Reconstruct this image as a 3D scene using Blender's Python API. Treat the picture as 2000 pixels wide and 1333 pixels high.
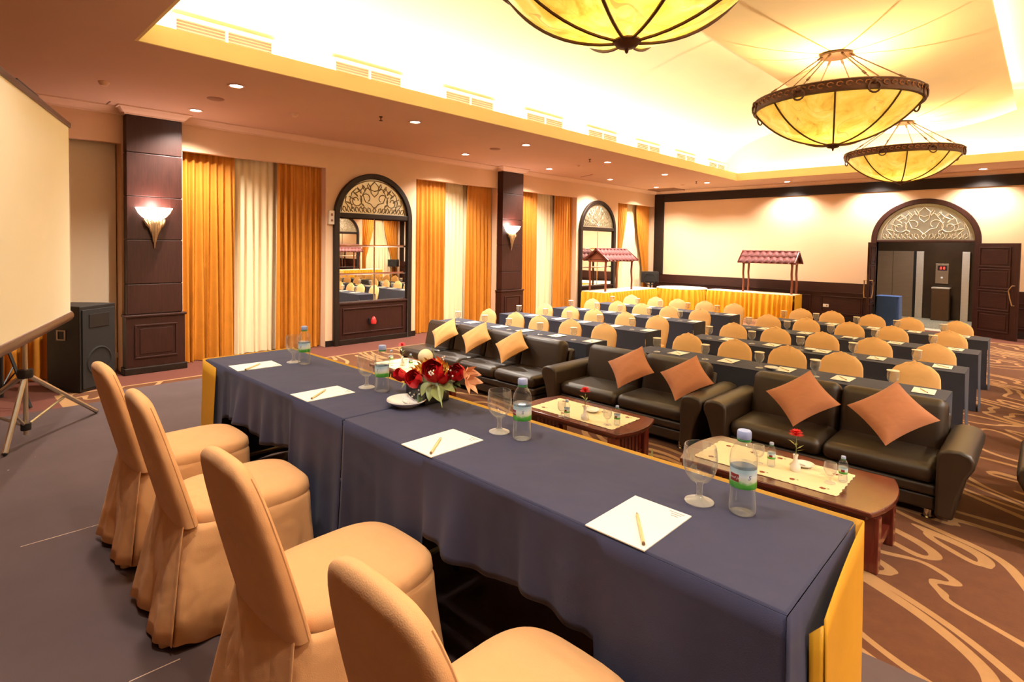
import bpy, math, random
from math import sin, cos, pi, radians, sqrt, atan2
from mathutils import Matrix, Vector

SC = bpy.context.scene
for _o in list(bpy.data.objects):
    bpy.data.objects.remove(_o, do_unlink=True)
COL = SC.collection
RND = random.Random(7)

# ------------------------------------------------------------------ camera
F_PX, CX, CY = 1091.907, 971.21, 515.775          # focal length / principal point in the 2000 x 1333 frame
YAW, PITCH, ROLL = -0.779307, 0.0320698, -0.01419926
CAM = Vector((0.0, 0.0, 2.10))


def cam_axes():
    f = Vector((sin(YAW) * cos(PITCH), cos(YAW) * cos(PITCH), -sin(PITCH)))
    r = Vector((cos(YAW), -sin(YAW), 0))
    d = f.cross(r)
    c, s = cos(ROLL), sin(ROLL)
    return c * r + s * d, -s * r + c * d, f


A_R, A_D, A_F = cam_axes()
cam_data = bpy.data.cameras.new('camera')
cam = bpy.data.objects.new('camera', cam_data)
COL.objects.link(cam)
cam_data.sensor_width = 36.0
cam_data.lens = F_PX / 2000 * 36.0
cam_data.shift_x = (1000 - CX) / 2000
cam_data.shift_y = -(666.5 - CY) / 2000
cam_data.clip_start = 0.05
cam_data.clip_end = 100
cam.matrix_world = Matrix(((A_R.x, -A_D.x, -A_F.x, CAM.x), (A_R.y, -A_D.y, -A_F.y, CAM.y),
                           (A_R.z, -A_D.z, -A_F.z, CAM.z), (0, 0, 0, 1)))
SC.camera = cam


def ray(x, y):
    return A_R * ((x - CX) / F_PX) + A_D * ((y - CY) / F_PX) + A_F


def at_z(x, y, z):
    r = ray(x, y); return CAM + r * ((z - CAM.z) / r.z)


def at_y(x, y, Y):
    r = ray(x, y); return CAM + r * (Y / r.y)


def at_x(x, y, X):
    r = ray(x, y); return CAM + r * (X / r.x)


# ------------------------------------------------------------------ world, exposure
SC.view_settings.view_transform = 'Standard'
SC.view_settings.look = 'None'
SC.view_settings.gamma = 1.0
SC.view_settings.use_curve_mapping = False
SC.view_settings.exposure = 0.66
W = bpy.data.worlds.new('world')
SC.world = W
W.use_nodes = True
W.node_tree.nodes['Background'].inputs[0].default_value = (1.0, 0.85, 0.7, 1)
W.node_tree.nodes['Background'].inputs[1].default_value = 0.02
cy = SC.cycles
cy.max_bounces = 6
cy.use_adaptive_sampling = True
cy.adaptive_threshold = 0.03
cy.diffuse_bounces = 3
cy.glossy_bounces = 3
cy.transmission_bounces = 8
cy.transparent_max_bounces = 12
cy.caustics_reflective = False
cy.caustics_refractive = False
cy.sample_clamp_indirect = 6.0

WARM = (1.0, 0.90, 0.78)
WHITE = (1.0, 0.96, 0.90)
P_SPOT, P_COVE, P_PANEL, P_CHAND, E_BOWL = 560.0, 170.0, 75.0, 130.0, 1.3   # lamp powers

# room numbers (metres); the camera stands above X = Y = 0
XW, XR, XMID = -10.38, 5.58, -2.40
YB, YF = 18.75, -3.6
ZC = 4.17
STAGE = 0.6
KS, KH = 1.5 / 1.6, 0.75 / 0.85                     # plan scale of things on the stage / on the head table
TX0, TX1, TY0, TY1 = -6.80, 2.00, 1.50, 17.10      # ceiling tray opening
TR = 0.45                                          # cove trough depth


def light(name, kind, loc, energy, color=WARM, rot=(0, 0, 0), **kw):
    d = bpy.data.lights.new(name, kind)
    d.energy = energy
    d.color = color
    for k, v in kw.items():
        setattr(d, k, v)
    o = bpy.data.objects.new(name, d)
    COL.objects.link(o)
    o.location = loc
    o.rotation_euler = rot
    return o


# cove strips lie in the trough behind the tray lip and shine up the vault
LY, LX = (TY0 + TY1) / 2, (TX0 + TX1) / 2
light('cove_strip_left', 'AREA', (TX0 - 0.22, LY, 4.25), P_COVE, WHITE, (pi, 0, 0), shape='RECTANGLE', size=0.12, size_y=TY1 - TY0)
light('cove_strip_right', 'AREA', (TX1 + 0.22, LY, 4.25), P_COVE, WHITE, (pi, 0, 0), shape='RECTANGLE', size=0.12, size_y=TY1 - TY0)
light('cove_strip_back', 'AREA', (LX, TY1 + 0.22, 4.25), P_COVE * 0.38, WHITE, (pi, 0, 0), shape='RECTANGLE', size=TX1 - TX0, size_y=0.12)
light('cove_strip_front', 'AREA', (LX, TY0 - 0.22, 4.25), P_COVE * 0.38, WHITE, (pi, 0, 0), shape='RECTANGLE', size=TX1 - TX0, size_y=0.12)
# strips above the hanging ceiling sail
PX0, PX1, PY0, PY1 = -3.82, -0.64, 1.80, 17.30
light('sail_strip_left', 'AREA', (PX0 + 0.25, LY, 5.50), P_PANEL, WHITE, (pi, 0, 0), shape='RECTANGLE', size=0.1, size_y=PY1 - PY0 - 0.4)
light('sail_strip_right', 'AREA', (PX1 - 0.25, LY, 5.50), P_PANEL, WHITE, (pi, 0, 0), shape='RECTANGLE', size=0.1, size_y=PY1 - PY0 - 0.4)


# ------------------------------------------------------------------ mesh helpers
class MB:
    def __init__(s):
        s.v = []; s.f = []

    def add(s, vs, fs):
        o = len(s.v)
        s.v += [tuple(v) for v in vs]
        s.f += [tuple(i + o for i in f) for f in fs]
        return s

    def box(s, x0, x1, y0, y1, z0, z1):
        x0, x1 = min(x0, x1), max(x0, x1); y0, y1 = min(y0, y1), max(y0, y1); z0, z1 = min(z0, z1), max(z0, z1)
        return s.add([(x0, y0, z0), (x1, y0, z0), (x1, y1, z0), (x0, y1, z0), (x0, y0, z1), (x1, y0, z1), (x1, y1, z1), (x0, y1, z1)],
                     [(0, 3, 2, 1), (4, 5, 6, 7), (0, 1, 5, 4), (1, 2, 6, 5), (2, 3, 7, 6), (3, 0, 4, 7)])

    def beam(s, a, b, w, h, up=(0, 0, 1)):
        a = Vector(a); b = Vector(b); t = (b - a).normalized()
        u = Vector(up)
        if abs(t.dot(u)) > 0.98: u = Vector((1, 0, 0))
        n = t.cross(u).normalized(); m = n.cross(t)
        vs = []
        for p in (a, b):
            for i, j in ((-1, -1), (1, -1), (1, 1), (-1, 1)):
                vs.append(p + n * (i * w / 2) + m * (j * h / 2))
        return s.add(vs, [(0, 1, 2, 3), (7, 6, 5, 4), (0, 4, 5, 1), (1, 5, 6, 2), (2, 6, 7, 3), (3, 7, 4, 0)])

    def lathe(s, prof, seg=24, c=(0, 0, 0), a0=0.0, a1=2 * pi):
        full = abs(a1 - a0 - 2 * pi) < 1e-6
        n = seg if full else seg + 1
        vs = []; fs = []
        for r, z in prof:
            for i in range(n):
                a = a0 + (a1 - a0) * i / seg
                vs.append((c[0] + r * cos(a), c[1] + r * sin(a), c[2] + z))
        for j in range(len(prof) - 1):
            for i in range(seg if not full else n):
                k = (i + 1) % n
                if not full and i == seg: continue
                fs.append((j * n + i, j * n + k, (j + 1) * n + k, (j + 1) * n + i))
        return s.add(vs, fs)

    def loft(s, loops, caps=True):
        n = len(loops[0]); vs = []; fs = []
        for l in loops: vs += list(l)
        for j in range(len(loops) - 1):
            for i in range(n):
                k = (i + 1) % n
                fs.append((j * n + i, j * n + k, (j + 1) * n + k, (j + 1) * n + i))
        if caps:
            fs.append(tuple(reversed(range(n))))
            fs.append(tuple(range((len(loops) - 1) * n, len(loops) * n)))
        return s.add(vs, fs)

    def tube(s, pts, r, seg=8, closed=False, caps=True, flat=1.0):
        pts = [Vector(p) for p in pts]
        n = len(pts)
        rs = r if isinstance(r, (list, tuple)) else [r] * n
        loops = []
        prev = None
        for i, p in enumerate(pts):
            a = pts[(i - 1) % n] if (closed or i > 0) else p
            b = pts[(i + 1) % n] if (closed or i < n - 1) else p
            t = (b - a)
            if t.length < 1e-9: t = Vector((0, 0, 1))
            t.normalize()
            if prev is None:
                u = Vector((0, 0, 1)) if abs(t.z) < 0.9 else Vector((1, 0, 0))
            else:
                u = prev
            nrm = (u - t * u.dot(t)).normalized()
            bi = t.cross(nrm)
            prev = nrm
            loops.append([p + nrm * (rs[i] * flat * cos(2 * pi * k / seg)) + bi * (rs[i] * sin(2 * pi * k / seg)) for k in range(seg)])
        if closed:
            loops.append(loops[0])
            return s.loft(loops, False)
        return s.loft(loops, caps)

    def prism(s, poly, a0, a1, axis='y'):
        def P(p, a):
            return {'y': (p[0], a, p[1]), 'x': (a, p[0], p[1]), 'z': (p[0], p[1], a)}[axis]
        n = len(poly)
        vs = [P(p, a0) for p in poly] + [P(p, a1) for p in poly]
        fs = [(i, (i + 1) % n, n + (i + 1) % n, n + i) for i in range(n)]
        fs += [tuple(reversed(range(n))), tuple(range(n, 2 * n))]
        return s.add(vs, fs)

    def strip(s, outer, inner, a0, a1, axis='y', closed=False):
        """solid band between two polylines of equal length, extruded"""
        def P(p, a):
            return {'y': (p[0], a, p[1]), 'x': (a, p[0], p[1]), 'z': (p[0], p[1], a)}[axis]
        n = len(outer)
        vs = [P(p, a0) for p in outer] + [P(p, a0) for p in inner] + [P(p, a1) for p in outer] + [P(p, a1) for p in inner]
        fs = []
        m = n if closed else n - 1
        for i in range(m):
            k = (i + 1) % n
            fs += [(i, k, n + k, n + i), (2 * n + i, 3 * n + i, 3 * n + k, 2 * n + k), (i, 2 * n + i, 2 * n + k, k), (n + i, n + k, 3 * n + k, 3 * n + i)]
        if not closed:
            for i in (0, n - 1):
                fs.append((i, n + i, 3 * n + i, 2 * n + i))
        return s.add(vs, fs)

    def grid(s, fn, nu, nv, closeu=False):
        vs = [fn(i / nu, j / nv) for j in range(nv + 1) for i in range(nu if closeu else nu + 1)]
        w = nu if closeu else nu + 1
        fs = []
        for j in range(nv):
            for i in range(nu):
                k = (i + 1) % w if closeu else i + 1
                fs.append((j * w + i, j * w + k, (j + 1) * w + k, (j + 1) * w + i))
        return s.add(vs, fs)

    def ball(s, c, r, seg=10, rings=6, sc=(1, 1, 1)):
        vs = [(c[0], c[1], c[2] - r * sc[2])]
        for j in range(1, rings):
            a = -pi / 2 + pi * j / rings
            for i in range(seg):
                b = 2 * pi * i / seg
                vs.append((c[0] + r * sc[0] * cos(a) * cos(b), c[1] + r * sc[1] * cos(a) * sin(b), c[2] + r * sc[2] * sin(a)))
        vs.append((c[0], c[1], c[2] + r * sc[2]))
        fs = []
        for i in range(seg):
            k = (i + 1) % seg
            fs.append((0, 1 + k, 1 + i))
            for j in range(rings - 2):
                fs.append((1 + j * seg + i, 1 + j * seg + k, 1 + (j + 1) * seg + k, 1 + (j + 1) * seg + i))
            fs.append((len(vs) - 1, 1 + (rings - 2) * seg + i, 1 + (rings - 2) * seg + k))
        return s.add(vs, fs)

    def rbox(s, x0, x1, y0, y1, z0, z1, r, n=3):
        """box with rounded vertical and horizontal edges (pillow-like)"""
        cx_, cy_, cz_ = (x0 + x1) / 2, (y0 + y1) / 2, (z0 + z1) / 2
        hx, hy, hz = abs(x1 - x0) / 2, abs(y1 - y0) / 2, abs(z1 - z0) / 2
        r = min(r, hx, hy, hz)
        loops = []
        for j in range(2 * (n + 1)):
            top = j > n
            a = -pi / 2 + (pi / 2) * (j if not top else j - n - 1) / n + (pi / 2 if top else 0)
            rr = r * cos(a); z = (hz - r if top else -(hz - r)) + r * sin(a)
            loop = []
            for q in range(4):
                sx = (1, -1, -1, 1)[q]; sy = (1, 1, -1, -1)[q]
                for k in range(n + 1):
                    b = q * pi / 2 + (pi / 2) * k / n
                    loop.append((cx_ + sx * (hx - r) + rr * cos(b), cy_ + sy * (hy - r) + rr * sin(b), cz_ + z))
            loops.append(loop)
        return s.loft(loops, True)

    def xf(s, mat):
        s.v = [tuple(mat @ Vector(v)) for v in s.v]
        return s

    def mirx(s, c=XMID):
        s.v = [(2 * c - x, y, z) for x, y, z in s.v]
        s.f = [tuple(reversed(f)) for f in s.f]
        return s

    def build(s, name, mat, parent=None, world=False, smooth=40, bevel=0, solid=0, sub=0, seg=2):
        vs = s.v
        loc = Vector((0, 0, 0))
        if parent is not None and world:
            inv = root_matrix(parent).inverted()
            vs = [tuple(inv @ Vector(v)) for v in vs]
        elif parent is None:
            xs = [v[0] for v in vs]; ys = [v[1] for v in vs]; zs = [v[2] for v in vs]
            loc = Vector(((min(xs) + max(xs)) / 2, (min(ys) + max(ys)) / 2, min(zs)))
            vs = [(v[0] - loc.x, v[1] - loc.y, v[2] - loc.z) for v in vs]
        me = bpy.data.meshes.new(name)
        me.from_pydata(vs, [], s.f)
        me.update()
        if smooth:
            me.polygons.foreach_set('use_smooth', [True] * len(me.polygons))
            me.set_sharp_from_angle(angle=radians(smooth))
        me.materials.append(mat)
        o = bpy.data.objects.new(name, me)
        COL.objects.link(o)
        o.location = loc
        o.parent = parent
        if bevel:
            m = o.modifiers.new('bevel', 'BEVEL'); m.width = bevel; m.segments = seg; m.limit_method = 'ANGLE'; m.angle_limit = radians(40)
        if solid:
            m = o.modifiers.new('solid', 'SOLIDIFY'); m.thickness = solid; m.offset = 0
        if sub:
            m = o.modifiers.new('sub', 'SUBSURF'); m.levels = sub; m.render_levels = sub
        return o


def root_matrix(o):
    m = Matrix.Translation(o.location) @ o.rotation_euler.to_matrix().to_4x4()
    return root_matrix(o.parent) @ m if o.parent else m


def tag(o, label=None, cat=None, group=None, kind=None):
    if label: o['label'] = label
    if cat: o['category'] = cat
    if group: o['group'] = group
    if kind: o['kind'] = kind
    return o


def thing(name, label, cat, loc=(0, 0, 0), rz=0.0, group=None):
    o = bpy.data.objects.new(name, None)
    COL.objects.link(o)
    o.empty_display_size = 0.1
    o.location = loc
    o.rotation_euler = (0, 0, rz)
    return tag(o, label, cat, group)


def copy_tree(o, parent=None):
    c = o.copy()
    COL.objects.link(c)
    c.parent = parent
    for ch in list(o.children):
        copy_tree(ch, c)
    return c


def dup(o, loc, rz=None, label=None, group=None):
    c = copy_tree(o)
    c.location = loc
    if rz is not None: c.rotation_euler = (0, 0, rz)
    tag(c, label, None, group)
    return c


def se_loop(cx_, cy_, z, a, b, n=24, p=4.0, rip=0.0, k=0, ph=0.0):
    """super-ellipse loop with optional ripple"""
    out = []
    for i in range(n):
        t = 2 * pi * i / n
        c, s_ = cos(t), sin(t)
        m = 1.0 + rip * sin(k * t + ph)
        out.append((cx_ + m * a * math.copysign(abs(c) ** (2 / p), c), cy_ + m * b * math.copysign(abs(s_) ** (2 / p), s_), z))
    return out


def arc(cx_, cz, rx, rz, a0, a1, n):
    return [(cx_ + rx * cos(a0 + (a1 - a0) * i / n), cz + rz * sin(a0 + (a1 - a0) * i / n)) for i in range(n + 1)]


ORD = ['first', 'second', 'third', 'fourth', 'fifth', 'sixth', 'seventh', 'eighth']

# ------------------------------------------------------------------ materials (all procedural)
class NT:
    def __init__(s, name):
        s.m = bpy.data.materials.new(name)
        s.m.use_nodes = True
        s.t = s.m.node_tree
        s.t.nodes.clear()
        s.out = s.n('ShaderNodeOutputMaterial')

    def n(s, kind, **kw):
        nd = s.t.nodes.new(kind)
        for k, v in kw.items():
            if isinstance(k, str) and hasattr(nd, k): setattr(nd, k, v)
        return nd

    def l(s, a, b):
        s.t.links.new(a, b)

    def math(s, op, a, b=None, c=None):
        nd = s.n('ShaderNodeMath', operation=op)
        for i, v in enumerate((a, b, c)):
            if v is None: continue
            if isinstance(v, (int, float)): nd.inputs[i].default_value = v
            else: s.l(v, nd.inputs[i])
        return nd.outputs[0]

    def mix(s, f, a, b):
        nd = s.n('ShaderNodeMix', data_type='RGBA')
        for i, v in ((0, f), (6, a), (7, b)):
            if isinstance(v, (int, float)): nd.inputs[i].default_value = v
            elif isinstance(v, tuple): nd.inputs[i].default_value = (*v[:3], 1)
            else: s.l(v, nd.inputs[i])
        return nd.outputs[2]

    def pos(s, scale=(1, 1, 1), world=False):
        mp = s.n('ShaderNodeMapping')
        mp.inputs['Scale'].default_value = scale
        if world: s.l(s.n('ShaderNodeNewGeometry').outputs['Position'], mp.inputs[0])
        else: s.l(s.n('ShaderNodeTexCoord').outputs['Object'], mp.inputs[0])
        return mp.outputs[0]

    def noise(s, vec, scale, detail=2.0, rough=0.5, dist=0.0):
        nd = s.n('ShaderNodeTexNoise')
        s.l(vec, nd.inputs['Vector'])
        nd.inputs['Scale'].default_value = scale
        nd.inputs['Detail'].default_value = detail
        nd.inputs['Roughness'].default_value = rough
        nd.inputs['Distortion'].default_value = dist
        return nd.outputs[0]

    def ramp(s, fac, stops):
        nd = s.n('ShaderNodeValToRGB')
        s.l(fac, nd.inputs[0])
        e = nd.color_ramp.elements
        while len(e) < len(stops): e.new(0.5)
        for i, (p, c) in enumerate(stops):
            e[i].position = p
            e[i].color = (*c, 1) if len(c) == 3 else c
        return nd.outputs[0]

    def bsdf(s, **kw):
        nd = s.n('ShaderNodeBsdfPrincipled')
        for k, v in kw.items():
            i = nd.inputs[k.replace('_', ' ')]
            if isinstance(v, (int, float)): i.default_value = v
            elif isinstance(v, tuple): i.default_value = (*v[:3], 1)
            else: s.l(v, i)
        s.l(nd.outputs[0], s.out.inputs[0])
        return nd

    def bump(s, h, strength, dist=0.01):
        nd = s.n('ShaderNodeBump')
        nd.inputs['Strength'].default_value = strength
        nd.inputs['Distance'].default_value = dist
        s.l(h, nd.inputs['Height'])
        return nd.outputs[0]


def sc(c, k): return tuple(min(1, x * k) for x in c)


def pm(name, col, rough=0.6, metal=0.0, var=0.12, vs=8.0, stretch=(1, 1, 1), bump=0.0, bs=60.0, coat=0.0, sheen=0.0, spec=0.5, world=False, bdist=0.01, bdetail=2.0, sub=0.0):
    t = NT(name)
    v = t.pos(stretch, world)
    c = t.mix(t.noise(v, vs, 3.0), sc(col, 1 - var), sc(col, 1 + var))
    b = t.bsdf(Base_Color=c, Roughness=rough, Metallic=metal, Coat_Weight=coat, Sheen_Weight=sheen, Specular_IOR_Level=spec, Subsurface_Weight=sub)
    if coat: b.inputs['Coat Roughness'].default_value = 0.12
    if bump:
        t.l(t.bump(t.noise(v, bs, bdetail), bump, bdist), b.inputs['Normal'])
    return t.m


def emat(name, col, strength, base=None):
    t = NT(name)
    v = t.pos()
    c = t.mix(t.noise(v, 6.0), sc(col, 0.97), col)
    t.bsdf(Base_Color=base or col, Emission_Color=c, Emission_Strength=strength, Roughness=0.4)
    return t.m


def thin_glass(name, tint=(0.97, 0.98, 0.98), refl=1.0, body=0.015, edge=0.22):
    t = NT(name)
    lw = t.n('ShaderNodeLayerWeight'); lw.inputs[0].default_value = 0.5
    f = t.math('ADD', 0.035 * refl, t.math('MULTIPLY', t.math('POWER', lw.outputs[1], 4.0), 0.65))
    nz = t.mix(t.noise(t.pos(), 30.0), sc(tint, 0.985), tint)
    tr = t.n('ShaderNodeBsdfTransparent'); t.l(nz, tr.inputs[0])
    gl = t.n('ShaderNodeBsdfGlossy'); gl.inputs[1].default_value = 0.02
    mx = t.n('ShaderNodeMixShader')
    t.l(f, mx.inputs[0]); t.l(tr.outputs[0], mx.inputs[1]); t.l(gl.outputs[0], mx.inputs[2])
    df = t.n('ShaderNodeBsdfDiffuse'); df.inputs[0].default_value = (0.9, 0.88, 0.84, 1)  # white diffuse, strongest at grazing edges, painted in for glass highlights
    m2 = t.n('ShaderNodeMixShader')
    t.l(t.math('ADD', body, t.math('MULTIPLY', t.math('POWER', lw.outputs[1], 3.0), edge)), m2.inputs[0])
    t.l(mx.outputs[0], m2.inputs[1]); t.l(df.outputs[0], m2.inputs[2])
    t.l(m2.outputs[0], t.out.inputs[0])
    return t.m


def solid_glass(name, tint=(0.96, 0.97, 0.97), ior=1.45):
    t = NT(name)
    nz = t.mix(t.noise(t.pos(), 20.0), sc(tint, 0.98), tint)
    g = t.n('ShaderNodeBsdfGlass'); g.inputs['IOR'].default_value = ior; g.inputs['Roughness'].default_value = 0.01
    t.l(nz, g.inputs[0]); t.l(g.outputs[0], t.out.inputs[0])
    return t.m


def wood(name, col, rough=0.35, coat=0.35, axis='z', k=1.0):
    t = NT(name)
    st = {'z': (14, 14, 1.2), 'x': (1.2, 14, 14), 'y': (14, 1.2, 14)}[axis]
    v = t.pos(tuple(s_ * k for s_ in st))
    n1 = t.noise(v, 3.0, 5.0, 0.6, 0.6)
    c = t.ramp(n1, [(0.25, sc(col, 0.62)), (0.5, col), (0.8, sc(col, 1.5))])
    b = t.bsdf(Base_Color=c, Roughness=rough, Coat_Weight=coat, Specular_IOR_Level=0.35)
    b.inputs['Coat Roughness'].default_value = 0.15
    t.l(t.bump(n1, 0.08, 0.004), b.inputs['Normal'])
    return t.m


def carpet_mat():
    t = NT('patterned_carpet')
    g = t.n('ShaderNodeNewGeometry').outputs['Position']
    sep = t.n('ShaderNodeSeparateXYZ'); t.l(g, sep.inputs[0])
    x, y = sep.outputs[0], sep.outputs[1]

    def field(dx, dy):
        mp = t.n('ShaderNodeMapping')
        mp.inputs['Rotation'].default_value = (0, 0, 0.42)
        mp.inputs['Location'].default_value = (3.1 + dx, 7.7 + dy, 0)
        t.l(g, mp.inputs[0])
        m2 = t.n('ShaderNodeMapping'); m2.inputs['Scale'].default_value = (0.62, 1.75, 1)
        t.l(mp.outputs[0], m2.inputs[0])
        return t.noise(m2.outputs[0], 1.0, 0.0, 0.5, 0.75)
    e = 0.03
    n0, nx, ny = field(0, 0), field(e, 0), field(0, e)
    K = 6.2
    fr = t.math('FRACT', t.math('MULTIPLY', n0, K))
    dist = t.math('ABSOLUTE', t.math('SUBTRACT', fr, 0.5))
    gx = t.math('SUBTRACT', nx, n0); gy = t.math('SUBTRACT', ny, n0)
    gr = t.math('SQRT', t.math('ADD', t.math('MULTIPLY', gx, gx), t.math('MULTIPLY', gy, gy)))
    gr = t.math('MAXIMUM', t.math('MULTIPLY', gr, K / e), 0.22)
    d = t.math('DIVIDE', dist, gr)
    wob = t.math('MULTIPLY', t.noise(t.pos((1, 1, 1), True), 1.3, 0.0), 0.030)
    wob = t.math('ADD', wob, 0.015)
    line = t.math('LESS_THAN', d, wob)
    # field limits and the drawn border
    xl = t.math('GREATER_THAN', x, -9.45); xr_ = t.math('LESS_THAN', x, 4.65)
    yl = t.math('GREATER_THAN', y, 1.13); yr = t.math('LESS_THAN', y, 17.5)
    inside = t.math('MULTIPLY', t.math('MULTIPLY', xl, xr_), t.math('MULTIPLY', yl, yr))
    b1 = t.math('LESS_THAN', t.math('ABSOLUTE', t.math('ADD', x, 9.43)), 0.03)
    b2 = t.math('LESS_THAN', t.math('ABSOLUTE', t.math('SUBTRACT', y, 1.22)), 0.09)
    b3 = t.math('LESS_THAN', t.math('ABSOLUTE', t.math('SUBTRACT', y, 17.47)), 0.03)
    line = t.math('MINIMUM', t.math('ADD', t.math('ADD', line, b1), t.math('ADD', b2, b3)), 1.0)
    fine = t.noise(t.pos((1, 1, 1), True), 9.0, 5.0, 0.7)
    pile = t.noise(t.pos((1, 1, 1), True), 260.0, 2.0)
    base = t.mix(fine, (0.074, 0.021, 0.006), (0.150, 0.050, 0.015))
    tan = t.mix(fine, (0.29, 0.148, 0.055), (0.42, 0.225, 0.088))
    plain = t.mix(fine, (0.105, 0.026, 0.016), (0.16, 0.045, 0.028))
    c = t.mix(inside, plain, t.mix(line, base, tan))
    b = t.bsdf(Base_Color=c, Roughness=0.95, Specular_IOR_Level=0.15, Sheen_Weight=0.1)
    t.l(t.bump(pile, 0.35, 0.006), b.inputs['Normal'])
    return t.m


def granite_mat():
    t = NT('speckled_granite')
    v = t.pos((1, 1, 1), True)
    n1 = t.noise(v, 22.0, 4.0, 0.8)
    c = t.ramp(n1, [(0.35, (0.16, 0.14, 0.10)), (0.5, (0.50, 0.44, 0.32)), (0.66, (0.80, 0.72, 0.55))])
    t.bsdf(Base_Color=c, Roughness=0.55, Specular_IOR_Level=0.3)
    return t.m


def alabaster_mat():
    t = NT('lit_alabaster')
    v = t.pos()
    n1 = t.noise(v, 3.2, 4.0, 0.6, 1.2)
    n2 = t.noise(v, 1.1, 1.0, 0.5, 2.0)
    vein = t.math('LESS_THAN', t.math('ABSOLUTE', t.math('SUBTRACT', n2, 0.5)), 0.006)
    c = t.ramp(n1, [(0.28, (0.55, 0.25, 0.015)), (0.46, (0.92, 0.50, 0.05)), (0.66, (1.0, 0.66, 0.12)), (0.8, (1.0, 0.80, 0.32))])
    c = t.mix(t.math('MULTIPLY', vein, 0.6), c, (0.40, 0.20, 0.04))
    # bulb glow painted into the emission, brightest at the bottom of the bowl
    sep = t.n('ShaderNodeSeparateXYZ'); t.l(v, sep.inputs[0])
    r2 = t.math('ADD', t.math('MULTIPLY', sep.outputs[0], sep.outputs[0]), t.math('MULTIPLY', sep.outputs[1], sep.outputs[1]))
    glow = t.math('ADD', 0.42, t.math('MULTIPLY', t.math('POWER', 2.718, t.math('MULTIPLY', r2, -5.0)), 1.5))
    t.bsdf(Base_Color=(0.5, 0.33, 0.12), Emission_Color=c, Emission_Strength=t.math('MULTIPLY', glow, E_BOWL), Roughness=0.25)
    return t.m


def mirror_mat(name, col, rough):
    t = NT(name)
    c = t.mix(t.noise(t.pos(), 5.0), sc(col, 0.97), col)
    t.bsdf(Base_Color=c, Metallic=1.0, Roughness=rough)
    return t.m


def etched_mat(name, col=(0.62, 0.57, 0.44)):
    t = NT(name)
    v = t.pos()
    n1 = t.noise(v, 90.0, 3.0)
    c = t.mix(t.noise(v, 6.0, 3.0), sc(col, 0.8), sc(col, 1.15))
    b = t.bsdf(Base_Color=c, Metallic=0.75, Roughness=0.33)
    t.l(t.bump(n1, 0.25, 0.003), b.inputs['Normal'])
    return t.m


def label_mat():
    """bottle wrap: pale sky, green hills; flat print"""
    t = NT('bottle_wrap_print')
    v = t.n('ShaderNodeTexCoord').outputs['Generated']
    sep = t.n('ShaderNodeSeparateXYZ'); t.l(v, sep.inputs[0])
    h = t.math('ADD', sep.outputs[2], t.math('MULTIPLY', t.math('SUBTRACT', t.noise(v, 3.0, 2.0), 0.5), 0.35))
    c = t.ramp(h, [(0.0, (0.03, 0.25, 0.03)), (0.28, (0.10, 0.45, 0.05)), (0.40, (0.70, 0.80, 0.62)), (0.62, (0.78, 0.88, 0.92)), (1.0, (0.40, 0.66, 0.78))])
    t.bsdf(Base_Color=c, Roughness=0.35)
    return t.m


def stage_mat():
    t = NT('stage_carpet')
    v = t.pos((1, 1, 1), True)
    c = t.mix(t.noise(v, 1.6, 4.0, 0.65), (0.082, 0.056, 0.058), (0.140, 0.096, 0.094))
    c = t.mix(t.math('GREATER_THAN', t.noise(v, 23.0, 2.0), 0.80), c, (0.45, 0.36, 0.33))
    b = t.bsdf(Base_Color=c, Roughness=0.95, Specular_IOR_Level=0.15)
    t.l(t.bump(t.noise(v, 320.0, 2.0), 0.3, 0.004), b.inputs['Normal'])
    return t.m


def cloth_mat(name, col, rough=0.85, wr=0.35, sheen=0.25, var=0.10, ws=4.0):
    t = NT(name)
    v = t.pos((1, 1, 1), True)
    c = t.mix(t.noise(v, 5.0, 4.0, 0.65), sc(col, 1 - var), sc(col, 1 + var))
    b = t.bsdf(Base_Color=c, Roughness=rough, Sheen_Weight=sheen, Specular_IOR_Level=0.3)
    hgt = t.math('ADD', t.noise(v, ws, 2.0, 0.5, 0.25), t.math('MULTIPLY', t.noise(v, 380.0, 1.0), 0.03))
    t.l(t.bump(hgt, wr, 0.05), b.inputs['Normal'])
    return t.m


def wall_mat(name, col):
    t = NT(name)
    v = t.pos((1, 1, 1), True)
    c = t.mix(t.noise(v, 1.2, 4.0), sc(col, 0.94), sc(col, 1.05))
    b = t.bsdf(Base_Color=c, Roughness=0.85, Specular_IOR_Level=0.25)
    t.l(t.bump(t.noise(t.pos((1, 1, 0.12), True), 240.0, 2.0), 0.12, 0.003), b.inputs['Normal'])
    return t.m


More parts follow.
